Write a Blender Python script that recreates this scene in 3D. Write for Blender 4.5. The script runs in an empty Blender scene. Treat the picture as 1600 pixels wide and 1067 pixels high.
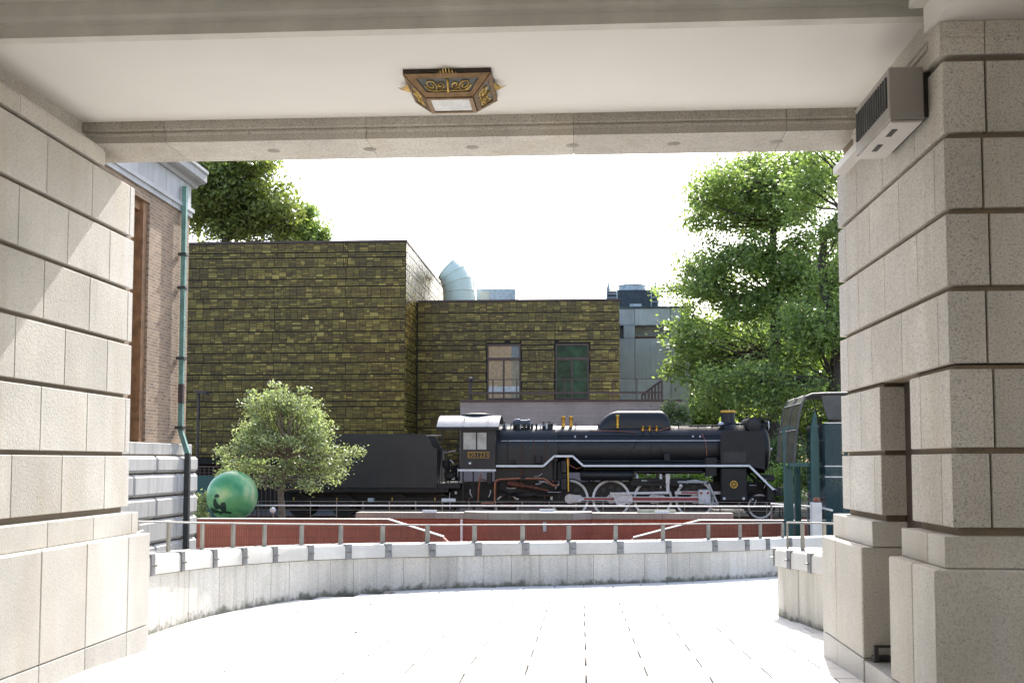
import bpy, math, random
import numpy as np
from mathutils import Vector, Matrix
random.seed(7)
rng = np.random.default_rng(11)
SC = bpy.context.scene
COL = SC.collection
R = math.radians

# ---------------------------------------------------------------- camera
FPX, TH, PH = 1740.0, math.atan(108/1740), math.atan(110/1740)
EYE = 1.6
cam_data = bpy.data.cameras.new("camera")
cam = bpy.data.objects.new("camera", cam_data); COL.objects.link(cam)
cam.location = (0, 0, EYE)
cam.rotation_euler = (math.pi/2 + PH, 0, TH)
cam_data.sensor_width = 36.0
cam_data.lens = FPX/1600*36.0
cam_data.shift_y = 77.5/1600
cam_data.clip_start = 0.05
cam_data.clip_end = 3000
SC.camera = cam

# ---------------------------------------------------------------- world, sun, exposure
SUN_AZ, SUN_EL = math.atan(0.17), R(41)
world = bpy.data.worlds.new("World"); SC.world = world
world.use_nodes = True
wn = world.node_tree.nodes; wl = world.node_tree.links
bg = wn["Background"]
sky = wn.new("ShaderNodeTexSky"); sky.sky_type = 'NISHITA'; sky.sun_disc = False
sky.sun_elevation = SUN_EL; sky.sun_rotation = SUN_AZ
sky.air_density = 1.0; sky.dust_density = 2.5; sky.ozone_density = 1.0
wl.new(sky.outputs[0], bg.inputs[0]); bg.inputs[1].default_value = 0.15
sd = bpy.data.lights.new("sun", 'SUN'); sd.energy = 3.2; sd.angle = R(0.53); sd.color = (1.0, .965, .905)
sun = bpy.data.objects.new("sun", sd); COL.objects.link(sun)
sdir = Vector((math.sin(SUN_AZ)*math.cos(SUN_EL), math.cos(SUN_AZ)*math.cos(SUN_EL), math.sin(SUN_EL)))
sun.rotation_euler = (-sdir).to_track_quat('-Z', 'Y').to_euler()
sun.location = (20, 60, 60)
SC.view_settings.view_transform = 'Standard'
SC.view_settings.look = 'None'
SC.view_settings.gamma = 1.0
SC.view_settings.exposure = 1.5
SC.view_settings.use_curve_mapping = False
SC.render.engine = 'CYCLES'
SC.cycles.max_bounces = 8; SC.cycles.diffuse_bounces = 5; SC.cycles.transparent_max_bounces = 8

# ---------------------------------------------------------------- helpers
def at(x, y, Y):
    """point of the depth plane Y seen at photo position (x, y); used to measure the place"""
    u = (x-800)/FPX; v = (611-y)/FPX
    ct, st, cp, sp = math.cos(TH), math.sin(TH), math.cos(PH), math.sin(PH)
    d = Vector((ct*u + st*sp*v - st*cp, st*u - ct*sp*v + ct*cp, cp*v + sp))
    t = Y/d.y
    return Vector((d.x*t, Y, EYE + d.z*t))
def ground_z(Y): return 0.0 if Y < 8.5 else -0.04*(Y-8.5)

def empty(name, loc):
    o = bpy.data.objects.new(name, None); COL.objects.link(o); o.location = loc
    o.empty_display_size = .2
    return o
def tag(o, label=None, cat=None, group=None, kind=None):
    if label: o["label"] = label
    if cat: o["category"] = cat
    if group: o["group"] = group
    if kind: o["kind"] = kind
    return o
def link(name, me, parent=None, loc=(0, 0, 0)):
    o = bpy.data.objects.new(name, me); COL.objects.link(o); o.location = loc
    if parent is not None:
        o.parent = parent
        o.matrix_parent_inverse = PINV.get(parent.name) or Matrix.Translation(-Vector(parent.location))
    # children of this object are laid out in world coordinates too
    PINV[o.name] = Matrix.Translation(-Vector(loc))
    return o
PINV = {}

class MB:
    def __init__(s): s.v = []; s.f = []
    def add(s, vs, fs):
        n = len(s.v); s.v += [tuple(p) for p in vs]; s.f += [tuple(i+n for i in q) for q in fs]; return s
    def box(s, x0, x1, y0, y1, z0, z1):
        return s.hexa([(x0,y0,z0),(x1,y0,z0),(x1,y1,z0),(x0,y1,z0),(x0,y0,z1),(x1,y0,z1),(x1,y1,z1),(x0,y1,z1)])
    def hexa(s, p):
        return s.add(p, [(0,3,2,1),(4,5,6,7),(0,1,5,4),(1,2,6,5),(2,3,7,6),(3,0,4,7)])
    def cbox(s, x0, x1, y0, y1, z0, z1, c=.01):
        lo = (x0,y0,z0); hi = (x1,y1,z1); idx = {}; vs = []
        for sx in (0,1):
            for sy in (0,1):
                for sz in (0,1):
                    sg = (sx,sy,sz)
                    for a in range(3):
                        p = [ (hi[k] if sg[k] else lo[k]) + (0 if k == a else (-c if sg[k] else c)) for k in range(3)]
                        idx[(sg,a)] = len(vs); vs.append(p)
        cen = Vector(((x0+x1)/2,(y0+y1)/2,(z0+z1)/2)); fs = []
        def face(ids):
            a,b,d = (Vector(vs[ids[k]]) for k in range(3))
            n = (b-a).cross(d-a)
            m = sum((Vector(vs[i]) for i in ids), Vector())/len(ids) - cen
            fs.append(tuple(ids) if n.dot(m) > 0 else tuple(reversed(ids)))
        for a in range(3):
            b, d = [k for k in range(3) if k != a]
            for sa in (0,1):
                ring = []
                for sb, sdd in ((0,0),(1,0),(1,1),(0,1)):
                    sg = [0,0,0]; sg[a]=sa; sg[b]=sb; sg[d]=sdd
                    ring.append(idx[(tuple(sg),a)])
                face(ring)
            for sb in (0,1):
                for sdd in (0,1):
                    g0=[0,0,0]; g0[b]=sb; g0[d]=sdd; g1=list(g0); g1[a]=1
                    g0=tuple(g0); g1=tuple(g1)
                    face([idx[(g0,b)],idx[(g0,d)],idx[(g1,d)],idx[(g1,b)]])
        for sx in (0,1):
            for sy in (0,1):
                for sz in (0,1): face([idx[((sx,sy,sz),k)] for k in range(3)])
        return s.add(vs, fs)
    def cyl(s, p0, p1, r0, r1=None, n=14, caps=True):
        r1 = r0 if r1 is None else r1
        p0, p1 = Vector(p0), Vector(p1); d = (p1-p0).normalized()
        a = d.orthogonal().normalized(); b = d.cross(a)
        vs = []
        for p, r in ((p0,r0),(p1,r1)):
            for k in range(n):
                t = 2*math.pi*k/n; vs.append(p + a*math.cos(t)*r + b*math.sin(t)*r)
        fs = [(k,(k+1)%n,n+(k+1)%n,n+k) for k in range(n)]
        if caps: fs += [tuple(reversed(range(n))), tuple(range(n,2*n))]
        return s.add(vs, fs)
    def tube(s, path, r, n=8, r1=None):
        P = [Vector(p) for p in path]; m = len(P); vs = []
        ref = None
        for i in range(m):
            d = (P[min(i+1,m-1)]-P[max(i-1,0)]).normalized()
            if ref is None: a = d.orthogonal().normalized()
            else:
                a = ref - d*ref.dot(d)
                a = a.normalized() if a.length > 1e-6 else d.orthogonal().normalized()
            ref = a; b = d.cross(a)
            rr = r if r1 is None else r + (r1-r)*i/(m-1)
            for k in range(n):
                t = 2*math.pi*k/n; vs.append(P[i] + a*math.cos(t)*rr + b*math.sin(t)*rr)
        fs = [(i*n+k, i*n+(k+1)%n, (i+1)*n+(k+1)%n, (i+1)*n+k) for i in range(m-1) for k in range(n)]
        fs += [tuple(reversed(range(n))), tuple(range((m-1)*n, m*n))]
        return s.add(vs, fs)
    def prism(s, poly, y0, y1, axis='y'):
        """polygon in the two other axes, pushed along the axis"""
        def P(a, b, t):
            return {'y': (a,t,b), 'x': (t,a,b), 'z': (a,b,t)}[axis]
        n = len(poly)
        vs = [P(a,b,y0) for a,b in poly] + [P(a,b,y1) for a,b in poly]
        fs = [tuple(range(n)), tuple(reversed(range(n,2*n)))] + [(k,n+k,n+(k+1)%n,(k+1)%n) for k in range(n)]
        return s.add(vs, fs)
    def lathe(s, prof, o, axis, n=24):
        """prof: (radius, distance along axis)"""
        o = Vector(o); d = Vector(axis).normalized(); a = d.orthogonal().normalized(); b = d.cross(a)
        vs = []
        for r, t in prof:
            for k in range(n):
                q = 2*math.pi*k/n; vs.append(o + d*t + (a*math.cos(q)+b*math.sin(q))*max(r,1e-4))
        m = len(prof)
        fs = [(i*n+k, i*n+(k+1)%n, (i+1)*n+(k+1)%n, (i+1)*n+k) for i in range(m-1) for k in range(n)]
        fs += [tuple(reversed(range(n))), tuple(range((m-1)*n, m*n))]
        return s.add(vs, fs)
    def mesh(s, name, mat, smooth=35, recalc=True):
        me = bpy.data.meshes.new(name); me.from_pydata(s.v, [], s.f)
        if recalc:
            import bmesh
            bm = bmesh.new(); bm.from_mesh(me); bmesh.ops.recalc_face_normals(bm, faces=bm.faces); bm.to_mesh(me); bm.free()
        if mat: me.materials.append(mat)
        if smooth:
            me.shade_smooth(); me.set_sharp_from_angle(angle=R(smooth))
        return me
    def build(s, name, mat, parent=None, smooth=35):
        return link(name, s.mesh(name, mat, smooth), parent)

# ---------------------------------------------------------------- materials
def new_mat(name):
    m = bpy.data.materials.new(name); m.use_nodes = True
    nt = m.node_tree; return m, nt.nodes, nt.links, nt.nodes["Principled BSDF"]
def nd(N, t, **k):
    n = N.new(t)
    for a, b in k.items(): setattr(n, a, b)
    return n
def pos_map(N, L, scale=(1,1,1), obj=False):
    mp = nd(N, "ShaderNodeMapping"); mp.inputs["Scale"].default_value = scale
    if obj:
        tc = nd(N, "ShaderNodeTexCoord"); L.new(tc.outputs["Object"], mp.inputs[0])
    else:
        g = nd(N, "ShaderNodeNewGeometry"); L.new(g.outputs["Position"], mp.inputs[0])
    return mp.outputs[0]
def noise(N, L, vec, scale, detail=3, rough=.55):
    n = nd(N, "ShaderNodeTexNoise"); n.inputs["Scale"].default_value = scale
    n.inputs["Detail"].default_value = detail; n.inputs["Roughness"].default_value = rough
    L.new(vec, n.inputs["Vector"]); return n.outputs["Fac"]
def ramp(N, L, fac, stops):
    r = nd(N, "ShaderNodeValToRGB"); e = r.color_ramp.elements
    while len(e) < len(stops): e.new(.5)
    for k, (p, c) in enumerate(stops):
        e[k].position = p; e[k].color = (c[0], c[1], c[2], 1) if hasattr(c, '__len__') else (c, c, c, 1)
    L.new(fac, r.inputs[0]); return r.outputs[0]
def mix(N, L, fac, a, b, mode='MIX'):
    m = nd(N, "ShaderNodeMix", data_type='RGBA', blend_type=mode)
    for sock, val in ((m.inputs[0], fac), (m.inputs[6], a), (m.inputs[7], b)):
        if hasattr(val, 'is_linked'): L.new(val, sock)
        elif hasattr(val, '__len__'): sock.default_value = (val[0], val[1], val[2], 1)
        else: sock.default_value = val
    return m.outputs[2]
def bump(N, L, h, bsdf, strength=.3, dist=.01):
    b = nd(N, "ShaderNodeBump"); b.inputs["Strength"].default_value = strength; b.inputs["Distance"].default_value = dist
    L.new(h, b.inputs["Height"]); L.new(b.outputs[0], bsdf.inputs["Normal"])

def plain(name, col, rough=.5, metal=0, var=.25, vs=4.0, bstr=0.0, bsc=80, spec=.5):
    m, N, L, B = new_mat(name)
    p = pos_map(N, L)
    n = noise(N, L, p, vs, 4)
    c = ramp(N, L, n, [(.3, [k*(1-var) for k in col]), (.7, [min(1, k*(1+var)) for k in col])])
    L.new(c, B.inputs["Base Color"])
    B.inputs["Metallic"].default_value = metal; B.inputs["Specular IOR Level"].default_value = spec
    rr = nd(N, "ShaderNodeMapRange"); rr.inputs[3].default_value = max(.03, rough-.08); rr.inputs[4].default_value = min(1, rough+.08)
    L.new(noise(N, L, p, vs*3, 3), rr.inputs[0]); L.new(rr.outputs[0], B.inputs["Roughness"])
    if bstr: bump(N, L, noise(N, L, p, bsc, 3), B, bstr)
    return m

def granite(name, col, speck=.35, sscale=130, stain=.35, stain_col=(.36,.27,.15), bstr=.25, streak=.0, moss=False, rough=.75):
    m, N, L, B = new_mat(name)
    p = pos_map(N, L)
    c0 = [k*.86 for k in col]; c1 = [min(1,k*1.1) for k in col]
    base = ramp(N, L, noise(N, L, p, 1.3, 4), [(.3, c0), (.7, c1)])
    sp = ramp(N, L, noise(N, L, p, sscale*.8, 6, .9), [(.40, 1-speck), (.52, 1.0)])
    base = mix(N, L, 1.0, base, sp, 'MULTIPLY')
    sp2 = ramp(N, L, noise(N, L, p, sscale*.4, 5, .9), [(.36, 1-speck), (.42, 1.0)])
    base = mix(N, L, 1.0, base, sp2, 'MULTIPLY')
    pv = pos_map(N, L, (2.2, 2.2, .35))
    st = ramp(N, L, noise(N, L, pv, 1.0, 5, .6), [(.52, 0.0), (.74, stain)])
    base = mix(N, L, st, base, stain_col)
    if streak:
        pk = pos_map(N, L, (9, 9, .45))
        sk = ramp(N, L, noise(N, L, pk, 1.0, 4, .65), [(.50, 0.0), (.78, streak)])
        base = mix(N, L, sk, base, (.13,.13,.10))
    if moss:
        # moss and damp dirt that grows on the lower edge of each panel, in ragged patches
        tc = nd(N, "ShaderNodeTexCoord"); sx = nd(N, "ShaderNodeSeparateXYZ"); L.new(tc.outputs["Object"], sx.inputs[0])
        mr = nd(N, "ShaderNodeMapRange"); mr.inputs[1].default_value = 0; mr.inputs[2].default_value = .16
        mr.inputs[3].default_value = .42; mr.inputs[4].default_value = 0
        L.new(sx.outputs["Z"], mr.inputs[0])
        ad = nd(N, "ShaderNodeMath", operation='ADD'); L.new(mr.outputs[0], ad.inputs[0]); L.new(noise(N, L, p, 7, 5, .7), ad.inputs[1])
        mk = ramp(N, L, ad.outputs[0], [(.68, 0.0), (.90, .85)])
        base = mix(N, L, mk, base, (.075,.078,.05))
        mg = ramp(N, L, noise(N, L, pos_map(N, L, (1.2,1.2,.8)), 1.6, 4, .6), [(.58, 0.0), (.8, .4)])
        base = mix(N, L, mg, base, (.26,.28,.18))
    oi = nd(N, "ShaderNodeObjectInfo")
    tint = ramp(N, L, oi.outputs["Random"], [(0, (.84,.83,.81)), (.5, (.97,.96,.94)), (1, (1.05,1.05,1.05))])
    base = mix(N, L, 1.0, base, tint, 'MULTIPLY')
    L.new(base, B.inputs["Base Color"]); B.inputs["Roughness"].default_value = rough
    bump(N, L, noise(N, L, p, sscale*.6, 3, .6), B, bstr, .006)
    return m

def bricks(name, c1, c2, mortar, bw, rh, plane, msize=.02, offset=.5, bias=0, rough=.8, blotch=.25):
    m, N, L, B = new_mat(name)
    g = nd(N, "ShaderNodeNewGeometry"); sx = nd(N, "ShaderNodeSeparateXYZ"); L.new(g.outputs["Position"], sx.inputs[0])
    cb = nd(N, "ShaderNodeCombineXYZ")
    L.new(sx.outputs["X" if plane == 'xz' else "Y"], cb.inputs[0]); L.new(sx.outputs["Z"], cb.inputs[1])
    b = nd(N, "ShaderNodeTexBrick"); b.offset = offset
    b.inputs["Color1"].default_value = (*c1,1); b.inputs["Color2"].default_value = (*c2,1); b.inputs["Mortar"].default_value = (*mortar,1)
    b.inputs["Scale"].default_value = 1; b.inputs["Mortar Size"].default_value = msize; b.inputs["Bias"].default_value = bias
    b.inputs["Brick Width"].default_value = bw; b.inputs["Row Height"].default_value = rh; b.inputs["Mortar Smooth"].default_value = .2
    L.new(cb.outputs[0], b.inputs["Vector"])
    n = ramp(N, L, noise(N, L, g.outputs["Position"], 1.1, 5, .65), [(.3, 1-blotch), (.7, 1+blotch*.3)])
    c = mix(N, L, 1.0, b.outputs["Color"], n, 'MULTIPLY')
    L.new(c, B.inputs["Base Color"]); B.inputs["Roughness"].default_value = rough
    inv = nd(N, "ShaderNodeMath", operation='SUBTRACT'); inv.inputs[0].default_value = 1; L.new(b.outputs["Fac"], inv.inputs[1])
    bump(N, L, inv.outputs[0], B, .5, .01)
    return m

def leaf_mat(name, dark, light, trans=.45, gloss=.35):
    m, N, L, B = new_mat(name)
    g = nd(N, "ShaderNodeNewGeometry")
    c = ramp(N, L, g.outputs["Random Per Island"], [(0, dark), (.75, light), (1, [k*1.35 for k in light])])
    n = ramp(N, L, noise(N, L, g.outputs["Position"], .9, 3), [(.3, .72), (.7, 1.2)])
    c = mix(N, L, 1.0, c, n, 'MULTIPLY')
    L.new(c, B.inputs["Base Color"]); B.inputs["Roughness"].default_value = gloss; B.inputs["Specular IOR Level"].default_value = .4
    t = nd(N, "ShaderNodeBsdfTranslucent"); L.new(mix(N, L, 1.0, c, (1.15,1.25,.7), 'MULTIPLY'), t.inputs[0])
    ms = nd(N, "ShaderNodeMixShader"); ms.inputs[0].default_value = trans
    out = N["Material Output"]; L.new(B.outputs[0], ms.inputs[1]); L.new(t.outputs[0], ms.inputs[2]); L.new(ms.outputs[0], out.inputs[0])
    return m

def glass(name, col=(.75,.85,.85), rough=.03, alpha=.3):
    m, N, L, B = new_mat(name)
    p = pos_map(N, L)
    B.inputs["Base Color"].default_value = (*col,1); B.inputs["Roughness"].default_value = rough
    B.inputs["Alpha"].default_value = alpha; B.inputs["Specular IOR Level"].default_value = .2
    bump(N, L, noise(N, L, p, 1.5, 2), B, .05)
    return m

MAT = {}
MAT['granite_pier'] = granite("granite_pier", (.64,.61,.56), .5, 95, .3, streak=.12)
MAT['granite_hammered'] = granite("bush_hammered_granite", (.55,.53,.49), .26, 85, .42, (.40,.32,.19), bstr=.6, streak=.12)
MAT['granite_left_plinth'] = granite("pale_plinth_granite", (.55,.535,.50), .2, 95, .22, bstr=.3)
MAT['granite_plinth'] = granite("granite_plinth", (.61,.585,.535), .36, 105, .25, streak=.1)
MAT['granite_base'] = granite("granite_base", (.54,.525,.50), .28, 110, .15)
MAT['groove'] = granite("groove_mortar", (.22,.175,.125), .3, 120, .3)
MAT['lintel'] = granite("lintel_granite", (.60,.57,.51), .5, 95, .3, streak=.2)
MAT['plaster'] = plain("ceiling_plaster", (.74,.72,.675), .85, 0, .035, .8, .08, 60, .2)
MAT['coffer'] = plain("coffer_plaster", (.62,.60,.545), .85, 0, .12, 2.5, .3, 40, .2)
MAT['panel'] = granite("wall_panel_granite", (.60,.58,.54), .35, 70, .2, (.40,.37,.29), .3, .42, True)
MAT['panel_warm'] = granite("warm_wall_panel_granite", (.60,.57,.50), .3, 120, .3, (.30,.25,.16), .3, .42, True)
MAT['coping'] = granite("coping_granite", (.60,.585,.55), .25, 140, .15, bstr=.2)
MAT['paving'] = granite("paving_granite", (.65,.645,.63), .12, 150, .12, (.45,.42,.36), .15)
MAT['joint'] = plain("joint_mortar", (.07,.065,.06), .9, 0, .2, 8)
MAT['brown_door'] = plain("brown_door_paint", (.05,.033,.025), .5, 0, .2, 4)
MAT['steel'] = plain("stainless_rail", (.20,.195,.19), .55, .5, .12, 5)
MAT['post'] = plain("railing_post_metal", (.22,.21,.185), .5, .4, .2, 6)
MAT['clamp'] = plain("clamp_steel", (.19,.195,.205), .45, .7, .25, 9)
MAT['bright_rail'] = plain("polished_rail", (.72,.72,.71), .4, .2, .08, 5)
MAT['ac_beige'] = plain("air_unit_enamel", (.33,.31,.285), .45, .0, .06, 3)
MAT['ac_light'] = plain("air_unit_underside", (.55,.53,.50), .45, .0, .06, 3)
MAT['ac_dark'] = plain("air_unit_grille", (.035,.033,.03), .6)
MAT['bronze'] = plain("lamp_bronze", (.24,.155,.085), .42, .7, .25, 14)
MAT['gilt'] = plain("gilt_scroll", (.52,.36,.12), .38, .85, .3, 30)
MAT['lamp_dark'] = plain("lamp_dark_metal", (.05,.04,.032), .5, .5)
MAT['lamp_net'] = plain("lamp_grey_glass", (.16,.17,.165), .35, 0, .3, 30)
MAT['lamp_glass'] = plain("frosted_lamp_glass", (.72,.73,.73), .25, 0, .12, 9)
MAT['ground'] = plain("earth", (.16,.145,.12), .95, 0, .3, .5)
MAT['terrace'] = plain("gravel_terrace", (.085,.08,.072), .95, 0, .3, 3)
MAT['black'] = plain("black_engine_paint", (.012,.0125,.014), .40, 0, .25, 2.2, spec=.4)
MAT['black_dull'] = plain("dull_black_iron", (.014,.013,.0125), .55, .2, .35, 5)
MAT['tender_black'] = plain("tender_black_paint", (.024,.0215,.0205), .5, 0, .22, 1.1)
MAT['cab_roof'] = plain("cab_roof_paint", (.24,.24,.245), .25, 0, .15, 3)
MAT['white'] = plain("white_paint", (.72,.72,.71), .45, 0, .08, 6)
MAT['rod_steel'] = plain("painted_rod_steel", (.55,.55,.57), .4, .3, .15, 9)
MAT['red'] = plain("red_rod_paint", (.30,.03,.03), .45, 0, .15, 9)
MAT['brass'] = plain("brass", (.60,.36,.07), .3, .9, .15, 14)
MAT['gold_paint'] = plain("gold_paint", (.62,.36,.05), .4, .3, .1, 9)
MAT['copper'] = plain("copper_pipe", (.33,.13,.075), .45, .6, .25, 12)
MAT['rust'] = plain("rusty_iron", (.15,.055,.035), .7, .2, .4, 12)
MAT['cab_glass'] = plain("cab_window_pane", (.42,.40,.35), .2, 0, .3, 3)
MAT['redtile'] = bricks("red_wall_tile", (.36,.105,.065), (.30,.085,.055), (.16,.06,.046), .066, .225, 'xz', .006, 0.0, 0, .6, .2)
MAT['cap_stone'] = granite("weathered_cap_stone", (.33,.31,.27), .3, 60, .3, (.16,.14,.1), .3, .5)
MAT['brick_wall'] = bricks("brown_brick", (.34,.22,.13), (.20,.125,.08), (.36,.30,.23), .21, .07, 'yz', .010, .5, -.1)
MAT['brick_frame'] = plain("terracotta_trim", (.25,.135,.065), .7, 0, .35, 6)
MAT['pale_stone'] = granite("pale_frieze_stone", (.47,.475,.485), .12, 60, .15, (.25,.25,.25), .1, .35)
MAT['base_stone'] = granite("rusticated_base_stone", (.53,.515,.49), .15, 60, .2, (.22,.2,.19), .2, .55)
MAT['verdigris'] = plain("verdigris_copper", (.15,.28,.245), .6, .2, .25, 5)
MAT['dark_pipe'] = plain("dark_pipe_paint", (.04,.045,.045), .5, 0, .2, 5)
MAT['concrete'] = granite("board_concrete", (.60,.61,.64), .12, 30, .15, (.2,.2,.2), .15, .35)
MAT['mech_dark'] = plain("dark_louvre_metal", (.06,.075,.095), .5, .3)
MAT['mech_pale'] = plain("pale_galvanised_metal", (.42,.47,.50), .5, .4)
MAT['duct'] = plain("pale_green_duct_paint", (.72,.82,.70), .45, 0, .06, 1)
MAT['brown_metal'] = plain("brown_window_metal", (.085,.05,.04), .5, .2)
MAT['blind'] = plain("tan_blind", (.44,.29,.16), .8, 0, .22, 7)
MAT['painted_reflection_glass'] = plain("painted_reflection_pane", (.022,.055,.028), .08, 0, .7, 2.2, spec=.12)  # green blotches painted in for reflected trees; the pane itself hardly reflects
MAT['terrace_wall'] = bricks("brown_terrace_wall", (.46,.35,.30), (.41,.31,.27), (.33,.25,.22), 1.2, .11, 'xz', .008, .5, 0, .85, .2)
MAT['globe'] = None
MAT['teal'] = plain("teal_steel_paint", (.008,.075,.08), .4, 0, .15, 4)
MAT['canopy'] = glass("tinted_canopy_glass", (.13,.125,.085), .15, .8)
MAT['canopy_metal'] = plain("canopy_aluminium", (.10,.10,.095), .55, .0, .2, 3, spec=.25)
MAT['box_glass'] = glass("lift_glass", (.03,.07,.085), .05, .6)
MAT['bark'] = plain("bark", (.065,.05,.038), .9, 0, .35, 9, .5, 30)
MAT['bark_light'] = plain("pale_bark", (.16,.13,.10), .9, 0, .35, 12, .5, 40)
MAT['leaf_big'] = leaf_mat("broad_leaf", (.15,.205,.08), (.35,.43,.165), .55)
MAT['leaf_left'] = leaf_mat("dusky_leaf", (.13,.155,.055), (.27,.31,.10), .48)
MAT['leaf_back'] = leaf_mat("shade_leaf", (.19,.25,.075), (.40,.49,.16), .6)
MAT['leaf_olive'] = leaf_mat("small_glossy_leaf", (.20,.24,.12), (.48,.53,.30), .42, .42)
MAT['leaf_hedge'] = leaf_mat("hedge_leaf", (.10,.14,.06), (.26,.32,.15), .4)
MAT['lamp_post'] = plain("brown_lamp_post", (.06,.045,.045), .5, .2)
MAT['fence_dark'] = plain("dark_fence", (.03,.03,.03), .6)
MAT['fallen'] = plain("dry_leaf", (.16,.08,.03), .8)

def globe_mat():
    m, N, L, B = new_mat("swirled_green_enamel")
    p = pos_map(N, L, (1,1,1))
    n1 = nd(N, "ShaderNodeTexNoise"); n1.inputs["Scale"].default_value = 1.5; n1.inputs["Detail"].default_value = 6; n1.inputs["Distortion"].default_value = .9
    L.new(p, n1.inputs["Vector"])
    c = ramp(N, L, n1.outputs["Fac"], [(.28, (.05,.26,.11)), (.48, (.11,.37,.16)), (.62, (.26,.48,.22)), (.8, (.56,.60,.36))])
    L.new(c, B.inputs["Base Color"]); B.inputs["Roughness"].default_value = .3
    bump(N, L, noise(N, L, p, 14, 3), B, .12)
    return m
MAT['globe'] = globe_mat()
def tile_mat(name, stops):
    m, N, L, B = new_mat(name)
    g = nd(N, "ShaderNodeNewGeometry")
    c = ramp(N, L, g.outputs["Random Per Island"], stops)
    n = ramp(N, L, noise(N, L, pos_map(N, L, (3,3,16)), 1.5, 4, .7), [(.3, .55), (.7, 1.25)])
    n2 = ramp(N, L, noise(N, L, g.outputs["Position"], .35, 3), [(.3, .8), (.7, 1.15)])
    c = mix(N, L, 1.0, mix(N, L, 1.0, c, n, 'MULTIPLY'), n2, 'MULTIPLY')
    L.new(c, B.inputs["Base Color"]); B.inputs["Roughness"].default_value = .25; B.inputs["Specular IOR Level"].default_value = .3
    bump(N, L, noise(N, L, pos_map(N, L, (6,6,25)), 2, 3), B, .25, .02)
    return m
MAT['tile'] = tile_mat("olive_glazed_tile", [(0,(.10,.062,.015)),(.4,(.165,.108,.022)),(.65,(.175,.127,.024)),(.86,(.25,.178,.035)),(.96,(.34,.245,.055)),(1,(.42,.31,.08))])
MAT['tile_grout'] = plain("dark_tile_joint", (.018,.016,.012), .9)

def structure(o): return tag(o, kind="structure")

# ================================================================= GROUND
mb = MB(); mb.add([(-900,-300,-2.8),(900,-300,-2.8),(900,1500,-2.8),(-900,1500,-2.8)], [(0,1,2,3)])
structure(mb.build("ground", MAT['ground']))
RAILZ = at(950, 779, 40.8).z - .70
TZ = RAILZ - .16
structure(MB().box(-70, 70, 32.6, 140, -2.79, TZ).build("terrace_ground", MAT['terrace']))
# plaza: level under the porch, then falling away as a gentle ramp
mb = MB()
prof = [(-8,-.055),(8.5,-.055),(22.6,ground_z(22.6)-.055),(22.6,-2.79),(-8,-2.79)]
mb.prism([(a,b) for a,b in prof], -9, 9, 'x')
plaza = structure(mb.build("plaza_pavement", MAT['joint']))
slab_flat = {}
def slab_mesh(w, d):
    k = (round(w,3), round(d,3))
    if k not in slab_flat:
        slab_flat[k] = MB().cbox(-w/2, w/2, -d/2, d/2, -.06, 0, .003).mesh("paving_slab", MAT['paving'], 0, False)
    return slab_flat[k]
SLOPE = math.atan(.04)
row = 0; Y = 7.0
while Y < 21.6:
    D = .5
    off = .03 + (.46 if row % 2 else 0)
    for k in range(-6, 8):
        X = off + .92*k + .46
        # the driveway lies between the curved wall and the right-hand wall
        lim_l = -4.3 if Y < 13.3 else -4.3 + (Y-13.3)*.62
        lim_r = 2.7 if Y < 13.4 else 5.6
        if Y > 16.2: lim_l = -2.9 + (Y-16.2)*1.25
        if X + .46 < lim_l or X - .46 > lim_r: continue
        o = link("paving_slab", slab_mesh(.905, D-.016), plaza, (X, Y+D/2, ground_z(Y+D/2) + random.uniform(-.0008,.0008)))
        if Y+D/2 > 8.5: o.rotation_euler.x = -SLOPE
    Y += D; row += 1

# ================================================================= PORCH
XL, XR = -3.974, 2.205
YO, YI, YN = 9.6, 9.0, 6.8
SOF, CEI = 4.27, 4.445
porch = tag(empty("stone_porch", (-.9, 8.2, 0)), "pale granite porch gateway with block piers, lintel and plaster ceiling", "porch")
COURSES = [1.19, 1.665, 2.17, 2.64, 3.11, 3.575, 4.05]
G = .036
JA = [7.0, 7.78, 8.57, 9.33]; JB = [7.39, 8.18, 8.94]
def pier_blocks(parent, side, x_in, x_out, seams, y0, y1, z0, z1, mat, c=.005):
    ys = [y0] + [s for s in seams if y0+.08 < s < y1-.08] + [y1]
    for a, b in zip(ys[:-1], ys[1:]):
        mb = MB(); g = .003
        xa, xb = (x_out, x_in) if side < 0 else (x_in, x_out)
        mb.cbox(xa, xb, a+(g if a > y0 else 0), b-(g if b < y1 else 0), z0, z1, c)
        link("stone_block", mb.mesh("stone_block", mat, 0, False), parent)
# left pier
core = MB().box(-5.3, XL-.045, YN+.05, YO-.05, -.02, 4.064).build("left_pier", MAT['groove'], porch)
for k in range(len(COURSES)-1):
    js = [7.2, 7.97, 8.74, 9.50] if k % 2 else [7.57, 8.33, 9.10]
    pier_blocks(core, -1, XL, -5.32, js, YN, YO, COURSES[k]+G/2, COURSES[k+1]-G/2, MAT['granite_hammered'])
pier_blocks(core, -1, XL+.075, -5.34, [7.2,7.97,8.74,9.5], YN-.07, YO+.04, .975, 1.16, MAT['granite_left_plinth'])
pier_blocks(core, -1, XL+.16, -5.36, [7.72,8.45,9.24], YN-.14, YO+.11, .172, .972, MAT['granite_left_plinth'], .009)
pier_blocks(core, -1, XL+.16, -5.36, [7.72,8.45,9.24], YN-.14, YO+.11, -.12, .166, MAT['granite_base'], .006)
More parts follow.
